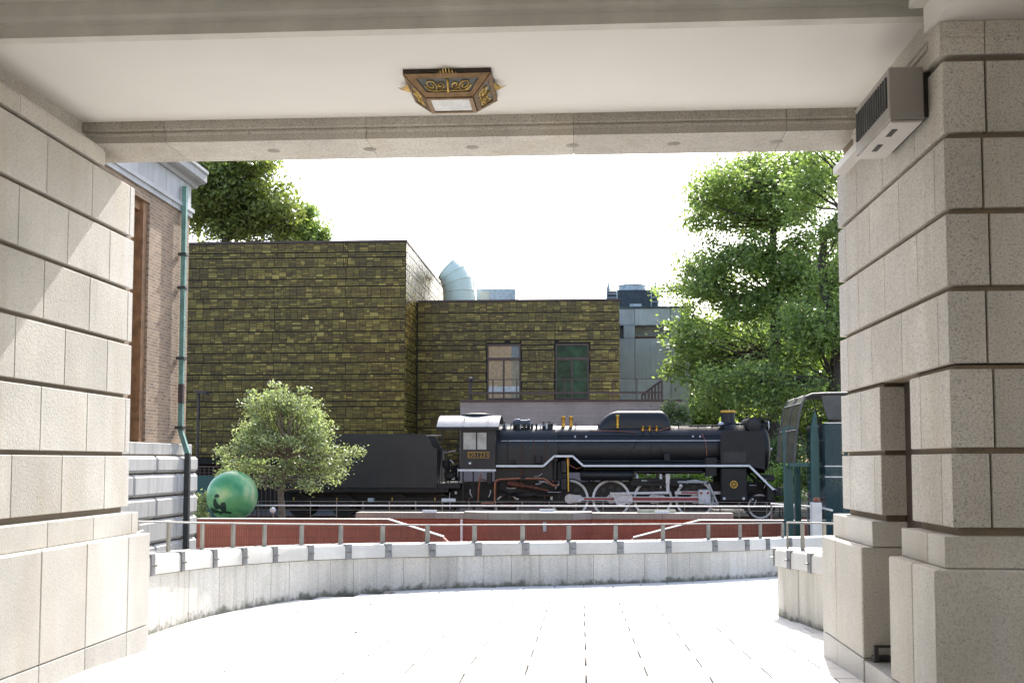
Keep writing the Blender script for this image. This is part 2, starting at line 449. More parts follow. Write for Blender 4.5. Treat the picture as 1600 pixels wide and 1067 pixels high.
# right pier with its doorway slot
core = MB().box(XR+.045, 4.9, YN+.05, YO-.05, 2.18, CEI+.1).box(XR+.045, 4.9, 8.43, YO-.05, -.02, 2.2).box(XR+.045, 4.9, YN+.05, 7.57, -.02, 2.2).build("right_pier", MAT['groove'], porch)
def right_block(a, b, x0, x1, z0, z1, mat, c=.005):
    link("stone_block", MB().cbox(x0, x1, a, b, z0, z1, c).mesh("stone_block", mat, 0, False), core)
XC = [2.62, 2.64, 2.66]
for k in range(len(COURSES)-1):
    z0, z1 = COURSES[k]+G/2, COURSES[k+1]-G/2
    js = JA if k % 2 == 0 else JB
    spans = [(YN, YO)] if k >= 2 else [(YN, 7.62), (8.38, YO)]
    for a0, b0 in spans:
        ys = [a0] + [s for s in js if a0+.08 < s < b0-.08] + [b0]
        for q, (a, b) in enumerate(zip(ys[:-1], ys[1:])):
            a2 = a + (.0025 if q else 0); b2 = b - (.0025 if b < b0 else 0)
            if a == YN:   # quoin and the blocks of the face toward the court
                cx = 2.43 if k % 2 == 0 else 2.46
                right_block(a2, b2, XR, cx-.006, z0, z1, MAT['granite_pier'])
                right_block(a2+.002, b2, cx+.006, 3.22, z0, z1, MAT['granite_pier'])
                right_block(a2, b2, 3.23, 4.92, z0, z1, MAT['granite_pier'])
            else:
                right_block(a2, b2, XR, 4.92, z0, z1, MAT['granite_pier'])
for a0, b0, seam in ((YN, 7.62, 7.06), (8.38, YO, 9.32)):
    near = a0 == YN
    ya, yb = (a0-.07, b0) if near else (a0, b0+.04)
    right_block(ya, seam-.003, XR-.075, 4.94, .975, 1.16, MAT['granite_plinth'])
    right_block(seam+.003, yb, XR-.075, 4.94, .975, 1.16, MAT['granite_plinth'])
    ya, yb = (a0-.14, b0+.012) if near else (a0-.012, b0+.11)
    seam += .05 if near else -.12
    for z0, z1, mt in ((.172,.972,MAT['granite_plinth']), (-.12,.166,MAT['granite_base'])):
        right_block(ya, seam-.003, XR-.16, 4.96, z0, z1, mt, .009 if z0 > 0 else .004)
        right_block(seam+.003, yb, XR-.16, 4.96, z0, z1, mt, .009 if z0 > 0 else .004)
right_block(7.636, 8.364, XR-.15, 2.42, -.12, .155, MAT['granite_base'], .006)
MB().box(2.385, 2.43, 7.5, 8.5, .1, 2.21).build("slot_door", MAT['brown_door'], porch)
MB().box(XR-.10,XR+.02,8.30,8.36,.165,.20).box(XR-.10,XR-.07,8.28,8.30,.156,.26).box(XR-.1,XR+.08,8.28,8.30,.261,.28).build('slot_bracket', MAT['ac_dark'], porch, 0)
# cornices: along both piers and on the lintel
def cornice_prof(side, top=CEI+.02):
    # (offset from wall face, z): the left wall steps well back under the ceiling, the right one hardly
    if side < 0: return [(-.6,4.066),(0,4.066),(0,4.185),(-.014,4.195),(-.010,4.212),(-.04,4.225),(-.165,4.325),(-.175,4.34),(-.205,4.345),(-.205,top),(-.6,top)]
    return [(-.2,4.066),(.012,4.066),(.012,4.18),(.026,4.19),(.026,4.21),(.0,4.225),(.018,4.245),(-.03,4.262),(-.035,top),(-.2,top)] if side == 1 else [(-.2,4.066),(.02,4.066),(.02,4.165),(.03,4.175),(.03,4.19),(.022,4.2),(.022,top),(-.2,top)]
cuts = [5.4, 6.72, 7.55, 8.968]
for a, b in zip(cuts[:-1], cuts[1:]):
    mb = MB(); mb.prism([(XL+o, z) for o, z in cornice_prof(-1)], max(a, 6.72)+.003, b-.003)
    if b > 6.73: mb.build("cornice", MAT['lintel'], porch, 20)
for a, b in ((7.0, 8.0), (8.0, 8.968)):
    MB().prism([(XR-o, z) for o, z in cornice_prof(1)], a+.003, b-.003).build("cornice", MAT['lintel'], porch, 20)
for a, b in ((XR-.022, 2.455), (2.455, 3.3), (3.3, 4.9)):
    MB().prism([(YN-o, z) for o, z in cornice_prof(2, 4.272)], a+.003, b-.003, 'x').build("cornice", MAT['lintel'], porch, 20)
lint = MB().box(-5.2, 4.8, YI+.02, YO-.02, SOF+.012, CEI+.3).build("lintel", MAT['groove'], porch)
lp = [(YI,SOF),(YI,4.325),(YI-.014,4.338),(YI-.014,4.352),(YI-.004,4.362),(YI-.03,4.375),(YI-.03,CEI+.03),(YI+.2,CEI+.03),(YI+.2,5.1),(YO,5.1),(YO,SOF)]
jx = [-5.2, -3.47, -1.77, -.055, 1.67, 3.4, 4.8]
for a, b in zip(jx[:-1], jx[1:]):
    o = MB().prism(lp, a+.002, b-.002, 'x').build("stone_block", MAT['lintel'], lint, 20)
for x in (428, 578, 738, 895, 1053, 1213):
    X = at(x, 229, 9.3).x
    mb = MB().lathe([(.0,0),(.050,0),(.056,.003),(.056,.02)], (X, 9.3, SOF-.004), (0,0,1), 20)
    mb.build("soffit_disc", MAT['cap_stone'], lint)
# ceiling slab and the raised coffer before it
CY = 7.12; CX = 2.22
mb = MB().box(-7, 6, CY+.099, YI+.05, CEI, CEI+.12)
MB().box(CX-.06, 6, -2.5, YN+.19, 4.2745, 4.655).box(CX+.099, 6, YN+.191, CY+.098, CEI, CEI+.12).build('ceiling_border', MAT['plaster'], porch, 0)
mb.build("ceiling", MAT['plaster'], porch, 0)
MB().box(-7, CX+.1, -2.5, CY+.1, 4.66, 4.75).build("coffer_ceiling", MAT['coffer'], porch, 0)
cp = [(0,CEI-.001),(0,CEI+.075),(-.018,CEI+.085),(-.018,CEI+.10),(-.045,CEI+.125),(-.06,CEI+.215),(.1,CEI+.215),(.1,CEI-.001)]
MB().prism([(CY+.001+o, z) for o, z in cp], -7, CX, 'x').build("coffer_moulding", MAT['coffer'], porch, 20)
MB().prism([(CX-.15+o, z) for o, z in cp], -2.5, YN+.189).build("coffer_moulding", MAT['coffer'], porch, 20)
MB().box(-7.4, 6.4, -3, YO-.01, 4.76, 5.7).build("unseen_roof_slab", MAT['lintel'], porch, 0)  # unseen slab over the ceiling, added to keep the porch in shade

# unseen front wall and doors, added behind the camera to darken the near pier
MB().box(-18, 18, -4.4, -3.6, -.06, 13).build("added_rear_wall", MAT['granite_pier'], porch, 0)
for x in (-3.2, -.9, 1.4):
    dr_ = MB().box(x-.9, x+.9, -3.6, -3.52, -.05, 3.1).build("added_door", MAT['brown_door'], porch, 0)
    MB().box(x-.7, x+.7, -3.519, -3.50, .6, 2.8).build("added_door_pane", MAT['painted_reflection_glass'], dr_, 0)
# ---- air unit on the right wall
ac = tag(empty("air_conditioner", (2.1, 7.45, 3.75)), "beige wall mounted air unit with dark louvres near the ceiling", "air unit")
ax0, ax1, ay0, ay1, az0, az1 = 1.955, 2.19, 7.05, 7.92, 3.755, 4.095
MB().cbox(ax0, ax1-.02, ay0, ay1, az0, az1, .008).build("casing", MAT['ac_beige'], ac, 0)
MB().box(ax1-.022, XR+.02, ay0+.03, ay1-.03, az0+.02, az1-.03).build("back_plate", MAT['ac_dark'], ac, 0)
MB().box(ax0-.004, ax0+.003, ay0+.05, ay1-.06, az0+.09, az1-.05).build("grille_recess", MAT['ac_dark'], ac, 0)
for k in range(14):
    y = ay0+.06 + k*(ay1-ay0-.13)/13
    MB().hexa([(ax0-.012,y,az0+.09),(ax0-.003,y,az0+.09),(ax0-.003,y+.02,az0+.09),(ax0-.012,y+.012,az0+.09),(ax0-.012,y,az1-.05),(ax0-.003,y,az1-.05),(ax0-.003,y+.02,az1-.05),(ax0-.012,y+.012,az1-.05)]).build("louvre_slat", MAT['clamp'], ac, 0)
MB().cbox(ax0+.01, ax1-.03, ay0+.012, ay1-.012, az0-.018, az0-.001, .004).build("bottom_panel", MAT['ac_light'], ac, 0)
for y in (7.2, 7.55):
    MB().box(ax0+.055, ax0+.09, y, y+.16, az0-.022, az0-.0185).build("dark_slot_patch", MAT['ac_dark'], ac, 0)  # dark strips stuck on for the shade inside the underside slots
MB().box(XR-.10, XR+.01, 7.93, 9.3, 3.98, 4.04).build("cable_duct", MAT['ac_light'], ac, 0)

# ---- ceiling lantern
LC = Vector((at(702, 108, 8.2).x + .02, 8.2, CEI))
lamp = tag(empty("ceiling_lantern", LC), "square bronze ceiling lantern with gilt scrollwork and frosted bottom pane", "lamp")
ht, hb_, hh = .315, .175, .155
MB().box(LC.x-ht-.006, LC.x+ht+.006, LC.y-ht-.006, LC.y+ht+.006, CEI-.028, CEI+.002).build("rim", MAT['lamp_dark'], lamp, 0)
def frustum_pt(a, b, t):   # a,b in -1..1, t 0 top .. 1 bottom
    h = ht + (hb_-ht)*t
    return Vector((LC.x+a*h, LC.y+b*h, CEI-.028-(hh-.028)*t))
for (da, db) in ((0,-1),(0,1),(1,0),(-1,0)):
    def fp(s, t, out=0.0):
        p = frustum_pt(s if db else da, db if db else s, t)
        return p + Vector((da, db, -.9)).normalized()*out
    # frame strips of one sloping side
    mb = MB()
    for s0, s1, t0, t1 in ((-1,1,0,.20),(-1,1,.80,1),(-1,-.80,.20,.80),(.80,1,.20,.80)):
        q = [fp(s0,t0),fp(s1,t0),fp(s1,t1),fp(s0,t1)]
        qo = [fp(s0,t0,.012),fp(s1,t0,.012),fp(s1,t1,.012),fp(s0,t1,.012)]
        mb.hexa([*q, *qo])
    side = mb.build("side_frame", MAT['bronze'], lamp, 0)
    MB().hexa([fp(-.82,.18,-.008),fp(.82,.18,-.008),fp(.82,.82,-.008),fp(-.82,.82,-.008),fp(-.82,.18,.001),fp(.82,.18,.001),fp(.82,.82,.001),fp(-.82,.82,.001)]).build("side_pane", MAT['lamp_net'], side, 0)
    mb = MB()
    for sg in (-1, 1):
        for cx, rad, turn in ((.5,.20,1.6),(.22,.13,1.3)):
            path = []
            for k in range(22):
                a = k/21*turn*2*math.pi; rr = rad*(1-.75*k/21)
                path.append(fp(sg*(cx + rr*math.cos(a)*1.0), .5 + rr*math.sin(a)*1.35, .008))
            mb.tube(path, .0055, 5)
        mb.tube([fp(sg*.02,.75,.008), fp(sg*.2,.72,.010), fp(sg*.42,.74,.010), fp(sg*.7,.70,.008)], .005, 5)
    mb.tube([fp(0,.25,.008), fp(0,.5,.014), fp(0,.78,.008)], .010, 6)
    mb.build("scrollwork", MAT['gilt'], side)
    # crest above the rim
    c = Vector((LC.x+da*(ht+.01), LC.y+db*(ht+.01), CEI-.03))
    t = Vector((db, da, 0)); mb = MB()
    for k in range(-3, 4):
        p = c + t*k*.022
        mb.tube([p + Vector((da,db,0))*.0, p + Vector((da,db,-.2))*(.05-.012*abs(k)), p + Vector((da,db,.1))*(.085-.022*abs(k))], .008, 5, .002)
    mb.build("crest", MAT['gilt'], side)
zb = CEI-hh
mb = MB()
for a0,a1,b0,b1 in ((-hb_,hb_,-hb_,-hb_+.03),(-hb_,hb_,hb_-.03,hb_),(-hb_,-hb_+.03,-hb_+.03,hb_-.03),(hb_-.03,hb_,-hb_+.03,hb_-.03)):
    mb.box(LC.x+a0,LC.x+a1,LC.y+b0,LC.y+b1,zb-.018,zb+.004)
mb.build("bottom_frame", MAT['bronze'], lamp, 0)
MB().box(LC.x-hb_+.028,LC.x+hb_-.028,LC.y-hb_+.028,LC.y+hb_-.028,zb-.008,zb-.002).build("bottom_pane", MAT['lamp_glass'], lamp, 0)

# ================================================================= PLAZA WALLS
def catmull(P, n=12):
    out = []
    for i in range(len(P)-1):
        p0 = P[max(i-1,0)]; p1 = P[i]; p2 = P[i+1]; p3 = P[min(i+2,len(P)-1)]
        for k in range(n):
            t = k/n
            out.append(tuple(.5*((2*b)+(-a+c)*t+(2*a-5*b+4*c-d)*t*t+(-a+3*b-3*c+d)*t**3) for a,b,c,d in zip(p0,p1,p2,p3)))
    out.append(tuple(P[-1])); return out
class Path:
    def __init__(s, P):
        s.P = [Vector((p[0],p[1],0)) for p in P]; s.S = [0]
        for a, b in zip(s.P[:-1], s.P[1:]): s.S.append(s.S[-1]+(b-a).length)
        s.L = s.S[-1]
    def at(s, d):
        d = max(0, min(s.L-1e-6, d))
        for i in range(len(s.P)-1):
            if s.S[i+1] >= d:
                t = (d-s.S[i])/(s.S[i+1]-s.S[i]); p = s.P[i].lerp(s.P[i+1], t)
                a = s.P[max(i-1,0)]; b = s.P[min(i+2,len(s.P)-1)]
                return p, (b-a).normalized()
    def frame(s, d):
        p, t = s.at(d); return p, t, Vector((-t.y, t.x, 0))   # left normal
def project_x(p):
    d = Vector(p) - Vector((0,0,EYE))
    ct, st, cp, sp = math.cos(TH), math.sin(TH), math.cos(PH), math.sin(PH)
    F = Vector((-st*cp, ct*cp, sp)); r = Vector((ct, st, 0))
    return 800 + FPX*d.dot(r)/d.dot(F)

def rail_h(y): return .315 - .05*max(0, min(1, (y-11)/6.5))
def wall_run(path, name, label, side, hfun, posts, pm, first_joint=.0, plen=.47, thick=.36, rail_side_label="", rh=.27, hide=()):
    """side=+1: wall body lies on the path's left normal"""
    p0, _ = path.at(0)
    w = tag(empty(name, (p0.x, p0.y, ground_z(p0.y))), label, "wall")
    def prism_seg(a, b, o0, o1, zf0, zf1, nseg=1):
        mb = MB(); ring = []
        for k in range(nseg+1):
            p, t, n = path.frame(a+(b-a)*k/nseg); n = n*side
            q0 = p+n*o0; q1 = p+n*o1; zb = zf0(p.y); zt = zf1(p.y)
            ring.append([(q0.x,q0.y,zb),(q1.x,q1.y,zb),(q1.x,q1.y,zt),(q0.x,q0.y,zt)])
        vs = [v for r_ in ring for v in r_]; fs = [(3,2,1,0), tuple(4*nseg+i for i in range(4))]
        for k in range(nseg):
            for i in range(4): fs.append((4*k+i, 4*k+(i+1)%4, 4*k+4+(i+1)%4, 4*k+4+i))
        return mb.add(vs, fs)
    prism_seg(0, path.L, .03, thick, lambda y: ground_z(y)-.4, lambda y: hfun(y)-.2, 30).build("wall_core", MAT['groove'], w)
    d = first_joint
    edges = [0]
    while d < path.L-.12:
        if d > .1: edges.append(d)
        d += plen*random.uniform(.96,1.04)
    edges.append(path.L)
    for a, b in zip(edges[:-1], edges[1:]):
        p, t, n = path.frame((a+b)/2)
        mb = prism_seg(a+.003, b-.003, random.uniform(-.002,.002), .05, lambda y: ground_z(y)-.02, lambda y: hfun(y)-.205, 2)
        z0 = ground_z(p.y)
        mb.v = [(x-p.x, y-p.y, z-z0) for x,y,z in mb.v]
        link("wall_panel", mb.mesh("wall_panel", pm, 0), w, (p.x, p.y, z0))
    # coping stones between the posts, with rounded top edges
    ce = [0] + [q for q in posts if .25 < q < path.L-.25] + [path.L]
    for a, b in zip(ce[:-1], ce[1:]):
        mb = MB(); nseg = 4; sect = [(-.035,-.195),(-.035,-.035),(-.02,-.008),(.01,0),(thick+.01,0),(thick+.04,-.035),(thick+.04,-.195)]
        vs = []
        for k in range(nseg+1):
            p, t, n = path.frame(a+.004+(b-a-.008)*k/nseg); n = n*side; h = hfun(p.y)
            for o, z in sect:
                q = p+n*o; vs.append((q.x,q.y,h+z))
        m = len(sect); fs = [tuple(range(m)), tuple(reversed(range(nseg*m,(nseg+1)*m)))]
        for k in range(nseg):
            for i in range(m): fs.append((k*m+i, k*m+(i+1)%m, (k+1)*m+(i+1)%m, (k+1)*m+i))
        mb.add(vs, fs).build("coping_stone", MAT['coping'], w, 30)
    # railing
    r = tag(empty("railing", (p0.x, p0.y, hfun(p0.y))), rail_side_label, "railing")
    for q in posts:
        p, t, n = path.frame(q); n = n*side; h = hfun(p.y)
        c = p + n*.12
        def obox(cc, ht_, hn, z0, z1):
            vs = []
            for z in (z0,z1):
                for a_, b_ in ((-1,-1),(1,-1),(1,1),(-1,1)):
                    v = cc + t*ht_*a_ + n*hn*b_; vs.append((v.x,v.y,z))
            return MB().hexa(vs)
        po = obox(c, .036, .012, h-.01, h+rail_h(p.y)).build("post", MAT['post'], r, 0)
        cl = obox(p - n*.042, .058, .006, h-.20, h+.006).add(*[(lambda m_: (m_.v, m_.f))(obox(p + n*.10, .058, .142, h-.004, h+.009))][0])
        cl.build("clamp", MAT['clamp'], po, 0)
        for sgn in (-1, 1):
            b0 = p - n*.048 + t*sgn*.022 + Vector((0,0,h-.105))
            MB().cyl(b0, b0 - n*.03, .009, n=8).build("bolt", MAT['post'], po)
    path_r = []
    for k in range(61):
        p, t, n = path.frame(posts[0]-.0 + (posts[-1]-posts[0])*k/60); n = n*side
        c = p + n*.12; path_r.append((c.x, c.y, hfun(p.y)+rail_h(p.y)+.008))
    MB().tube(path_r, .011, 8).build("top_rail", MAT['steel'], r)
    return w, r

cp_pts = [(-4.0,9.0),(-4.13,9.8),(-4.22,10.7),(-4.27,12.1),(-4.175,13.4),(-3.80,15.05),(-3.156,16.22),(-2.605,16.8),(-1.492,17.55),(-.092,18.15),(1.517,19.04),(2.713,19.95),(3.553,20.8),(4.3,21.6),(5.2,22.4)]
pathA = Path(catmull(cp_pts, 8))
def hA(y): return ground_z(y) + .79 - .10*max(0, min(1, (y-10)/7))
posts_px = [232, 280, 331, 378, 426, 482, 542, 605, 674, 746, 820, 893, 968, 1043, 1115, 1165, 1197, 1232]
posts = []
dense = [(k*pathA.L/1500) for k in range(1501)]
px = []
for d in dense:
    p, t, n = pathA.frame(d); px.append(project_x((p.x, p.y, hA(p.y)-.1)))
for x in posts_px:
    j = min((abs(v-x), i) for i, v in enumerate(px) if dense[i] > 1.2)[1]
    posts.append(dense[j])
posts = sorted(posts)
wall_run(pathA, "curved_wall", "long curved granite parapet wall with weathered panels enclosing the paved drive", 1, hA, posts, MAT['panel'], .2, .47,
         rail_side_label="low metal railing clamped along the long curved parapet wall")
pathB = Path(catmull([(3.0,13.75),(2.62,13.72),(2.36,13.55),(2.29,13.25),(2.33,12.8),(2.387,12.34),(2.469,11.32),(2.56,10.3),(2.64,9.45)], 8))
def hB(y): return ground_z(y) + .775
pB = []
for x in (1214, 1238, 1271, 1310):
    c = [(abs(project_x((pathB.frame(d)[0].x, pathB.frame(d)[0].y, .5))-x), d) for d in [k*pathB.L/600 for k in range(601)] if d > .75]
    pB.append(min(c)[1])
wall_run(pathB, "short_parapet_wall", "short granite parapet wall with streaked panels beside the right porch pier", 1, hB, sorted(pB), MAT['panel_warm'], .1, .28,
         rail_side_label="low railing with three flat posts on the short parapet beside the right pier")
# bundle of bent pipes where the railing meets the left pier
tag(MB().tube([(-4.45+.0,10.25,.62),(-4.45,10.3,.86),(-4.42,10.45,.97),(-4.36,10.62,1.0)], .018, 8).tube([(-4.40,10.25,.62),(-4.40,10.32,.83),(-4.37,10.48,.93),(-4.32,10.66,.96)], .018, 8).tube([(-4.35,10.25,.62),(-4.35,10.34,.80),(-4.32,10.50,.89),(-4.28,10.7,.92)], .018, 8).build("bent_handrail", MAT['post']),
    "bundle of bent grey handrail pipes beside the left porch pier", "handrail")
for k, (x, y) in enumerate(((612,926),(660,937),(579,945),(516,942),(465,957),(502,951),(556,989),(686,926))):
    Yg = 1.26/((y-721)/FPX-.04) if True else 0
    p = at(x, y, Yg)
    s = random.uniform(.018,.032); a = random.uniform(0,3)
    mb = MB().add([(p.x+s*math.cos(a),p.y+s*math.sin(a),p.z+.008),(p.x-.5*s*math.sin(a),p.y+.5*s*math.cos(a),p.z+.022),(p.x-s*math.cos(a),p.y-s*math.sin(a),p.z+.006),(p.x+.5*s*math.sin(a),p.y-.5*s*math.cos(a),p.z+.012)],[(0,1,2),(0,2,3)])
    mb.v = [(a_,b_,c_+ground_z(p.y)-p.z+.002) for a_,b_,c_ in mb.v]
    tag(mb.build("fallen_leaf", MAT['fallen'], None, 0), "tiny dry brown leaf lying on the white paving", "leaf", "fallen leaves on the paving")

# ================================================================= RED TILED TERRACE WALLS
YR = 30.0
def zpx(y, Y, x=800): return at(x, y, Y).z
rt = zpx(812.5, YR)
def redwall(name, poly, y0, y1, label):
    w = tag(empty(name, (poly[0][0], y0, -2.7)), label, "wall")
    MB().prism(poly, y0, y1).build("tiled_face", MAT['redtile'], w, 0)
    return w
xa, xb, xc = at(308,812,YR).x, at(605,812,YR).x, at(692,839,YR).x
w = redwall("red_tiled_wall", [(xa,-2.75),(xa,rt),(xb,rt),(xc,zpx(840,YR)),(xc+2.5,-2.75)], YR, YR+.3, "red tiled wall below the green globe with a sloping stair end")
MB().prism([(xa-.02,rt+.003),(xa-.02,rt+.022),(xb+.01,rt+.022),(xc,zpx(840,YR)+.03),(xc,zpx(840,YR)+.003),(xb,rt+.003)], YR-.03, YR+.33).build("cap", MAT['coping'], w, 0)
xa, xb, xc = at(990,839,YR).x, at(1094,812,YR).x, at(1330,812,YR).x
w = redwall("red_tiled_wall", [(xa-2.5,-2.75),(xa,zpx(840,YR)),(xb,rt),(xc,rt),(xc,-2.75)], YR, YR+.3, "red tiled wall before the engine front with a sloping stair end")
MB().prism([(xa,zpx(840,YR)+.003),(xa,zpx(840,YR)+.03),(xb-.01,rt+.022),(xc,rt+.022),(xc,rt+.003),(xb,rt+.003)], YR-.03, YR+.33).build("cap", MAT['coping'], w, 0)
# the rear wall with its stone cap bulging forward in the middle
YB = 32.0
ct = zpx(801, YB); cb = zpx(810.5, YB)
X0, X1 = at(556,805,YB).x, at(1146,805,YB).x
b0, b1, b2, b3 = (at(x,805,YB).x for x in (725,765,895,925))
w = tag(empty("capped_red_wall", (X0, YB, -2.7)), "red tiled wall topped by a thick weathered stone cap with a bulge", "wall")
front = [(X0,YB),(b0,YB),(b1,YB-.55),(b2,YB-.55),(b3,YB),(X1,YB)]
MB().prism([(a,b+.06) for a,b in front]+[(X1,YB+.55),(X0,YB+.55)], -2.75, cb, 'z').build("tiled_face", MAT['redtile'], w, 0)
segs = [X0, X0+2.3, b0, b1, (b1+b2)/2, b2, b3, b3+2.0, X1]
fy = [YB, YB, YB, YB-.55, YB-.55, YB-.55, YB, YB, YB]
for i in range(8):
    a, b = segs[i], segs[i+1]
    mb = MB().prism([(a+.004,fy[i]-.03),(b-.004,fy[i+1]-.03),(b-.004,YB+.58),(a+.004,YB+.58)], cb+.004, ct+(.03 if 2<=i<=5 else 0), 'z')
    mb.build("cap_stone", MAT['cap_stone'], w, 0)
pl = at(851, 822, YB-.5)
tag(MB().cbox(pl.x-.05, pl.x+.05, YB-.545, YB-.5, pl.z-.15, pl.z+.13, .01).build("wall_light", MAT['mech_pale'], None, 0), "small pale wall light on the bulge of the red wall", "light")
pl = at(721, 824, YR+.9)
tag(MB().cyl((pl.x, YR+.9, -2.79), (pl.x, YR+.9, pl.z+.22), .03, n=10).build("white_stair_post", MAT['white']), "slim white post standing between the red stair walls", "post")
# sign boards on the cap
for x0, x1, y0, y1, lab in ((660,682,796.5,802,"small white sign plate on the stone cap below the tender end"), (843,866,795,800.5,"small white sign plate on the stone cap below the rear driving wheel"),
                            (1023,1046,798,802,"small white sign plate in front of the cream board")):
    p0 = at(x0,y1,YB+.05); p1 = at(x1,y0,YB+.05)
    tag(MB().hexa([(p0.x,YB+.05,ct-.01),(p1.x,YB+.05,ct-.01),(p1.x,YB+.10,ct-.01),(p0.x,YB+.10,ct-.01),(p0.x,YB+.08,p1.z),(p1.x,YB+.08,p1.z),(p1.x,YB+.13,p1.z),(p0.x,YB+.13,p1.z)]).build("sign_plate", MAT['white'], None, 0), lab, "sign")
p0 = at(996,802,YB+.25); p1 = at(1056,796,YB+.25)
tag(MB().cbox(p0.x, p1.x, YB+.25, YB+.33, ct-.01, p1.z, .01).build("cream_board", plain("cream_board_paint",(.5,.48,.38),.7), None, 0), "long low cream board on the stone cap below the driving wheels", "board")

# ---- guard rail before the engine
GY = 33.6
gr = tag(empty("guard_rail", (-8, GY, TZ)), "long bright tubular guard rail running in front of the engine", "railing")
gz = zpx(790.3, GY)
gx0, gx1 = at(398,790,GY).x, at(1290,790,GY).x
MB().tube([(gx0,GY,gz),(gx1,GY,gz)], .023, 10).build("top_rail", MAT['bright_rail'], gr)
for yy in (783.8, 797.2):
    MB().tube([(gx0,GY+.02,zpx(yy,GY)),(gx1,GY+.02,zpx(yy,GY))], .008, 6).build("thin_rail", MAT['post'], gr)
for k in range(22):
    x = gx0 + .1 + k*(gx1-gx0-.2)/21
    MB().cyl((x,GY+.03,TZ),(x,GY+.03,zpx(783,GY)), .012, n=8).build("rail_post", MAT['post'], gr)
# ---- steel railing by the lift
lr = tag(empty("landing_railing", (6, 27, -1)), "steel landing railing with three posts next to the glass lift", "railing")
pts = [at(x,y,Yq) for x,y,Yq in ((1205,787,31),(1250,790,29),(1282,793,27.2),(1300,797,26))]
MB().tube(pts, .025, 8).build("top_rail", MAT['bright_rail'], lr)
for p in pts[:3]+[at(1262,792,28.2)]:
    MB().cyl((p.x,p.y,-2.79),(p.x,p.y,p.z), .022, n=8).build("rail_post", MAT['steel'], lr)

# ================================================================= LOCOMOTIVE
YC, YS = 41.4, 40.05
loco = tag(empty("steam_locomotive", (at(950,800,41).x, YC, RAILZ)), "black steam locomotive with white-edged running board, brass fittings and number plate", "locomotive")
def lx(x, Y=YS): return at(x, 740, Y).x
def lz(y, Y=YS): return at(950, y, Y).z
def part(mb, name, mat, parent=None, smooth=35): return mb.build(name, mat, parent or loco, smooth)
for yo in (-.5335, .5335):
    rail = MB().box(-14, 9.5, YC+yo-.03, YC+yo+.03, RAILZ-.12, RAILZ)
    tag(rail.build("rail", MAT['rust'], None, 0), "rusty rail under the engine wheels on the side of the " + ("guard rail" if yo < 0 else "terrace wall"), "rail", "rails under the engine")
# boiler with bands
bt = lz(665.5, YC); br = .86; bz = bt - br
bx0, bx1 = lx(868,YC), lx(1128,YC)
boil = part(MB().cyl((bx0,YC,bz),(bx1,YC,bz), br, n=48), "boiler", MAT['black'])
for x in (872, 925, 978, 1031, 1084, 1126):
    part(MB().lathe([(br,-.03),(br+.008,-.03),(br+.008,.03),(br,.03)], (lx(x,YC),YC,bz), (1,0,0), 48), "boiler_band", MAT['black'], boil)
# firebox casing, wider with flat sides
fx0, fx1 = lx(776,YC), lx(872,YC)
prof = []
for k in range(25):
    a = math.pi*k/24; prof.append((YC-.97*math.cos(a), bz+.02+ (br-.0)*math.sin(a)*.98))
prof = [(YC-.97, lz(752)),] + prof + [(YC+.97, lz(752))]
part(MB().prism(prof, fx0, fx1, 'x'), "firebox", MAT['black'])
part(MB().box(lx(779), lx(866), YC-.85, YC+.85, lz(776), lz(751)), "ash_pan", MAT['black_dull'])
# smokebox
sx1 = lx(1194,YC)
sm = part(MB().cyl((bx1,YC,bz),(sx1,YC,bz), br+.02, n=48).lathe([(br-.05,0),(br-.08,.06),(.5,.16),(.1,.2)], (sx1,YC,bz), (1,0,0), 32), "smokebox", MAT['black_dull'])
part(MB().lathe([(.05,.2),(.05,.3),(.01,.3)], (sx1,YC,bz), (1,0,0), 12), "door_handle", MAT['rod_steel'], sm)
# smoke deflectors
for sgn in (-1, 1):
    Yd = YC + sgn*1.2
    dz1, dz0 = lz(673.5), lz(728)
    pts = [(lx(1127),dz0),(lx(1127),dz1-.12),(lx(1130),dz1-.03),(lx(1134),dz1),(lx(1190),dz1),(lx(1194.5),dz1-.05),(lx(1196.5),dz1-.2),(lx(1196.5),lz(733)),(lx(1171),dz0)]
    d = part(MB().prism(pts, Yd-.012, Yd+.012), "smoke_deflector", MAT['black_dull'], None, 0)
    w0, w1, v0, v1 = lx(1131), lx(1166.5), lz(722), lz(706)
    part(MB().box(w0, w1, Yd-sgn*.0-.02, Yd+.02, v0, v1), "dark_opening_patch", MAT['ac_dark'], d, 0)  # dark slab on the plate stands for the shade in its opening
    part(MB().box(w0-.02, w1+.02, Yd-.03, Yd+.03, v1, v1+.05), "deflector_lip", MAT['black'], d, 0)
# chimney
cx = lx(1138.5, YC)
ch = part(MB().lathe([(.46,-.12),(.34,.0),(.265,.09),(.25,.16),(.262,.44),(.262,.50),(.20,.50),(.2,.2)], (cx,YC,bt), (0,0,1), 28), "chimney", MAT['black'])
part(MB().lathe([(.262,.47),(.285,.49),(.285,.545),(.24,.555),(.22,.52)], (cx,YC,bt), (0,0,1), 28), "chimney_rim", MAT['gold_paint'], ch)
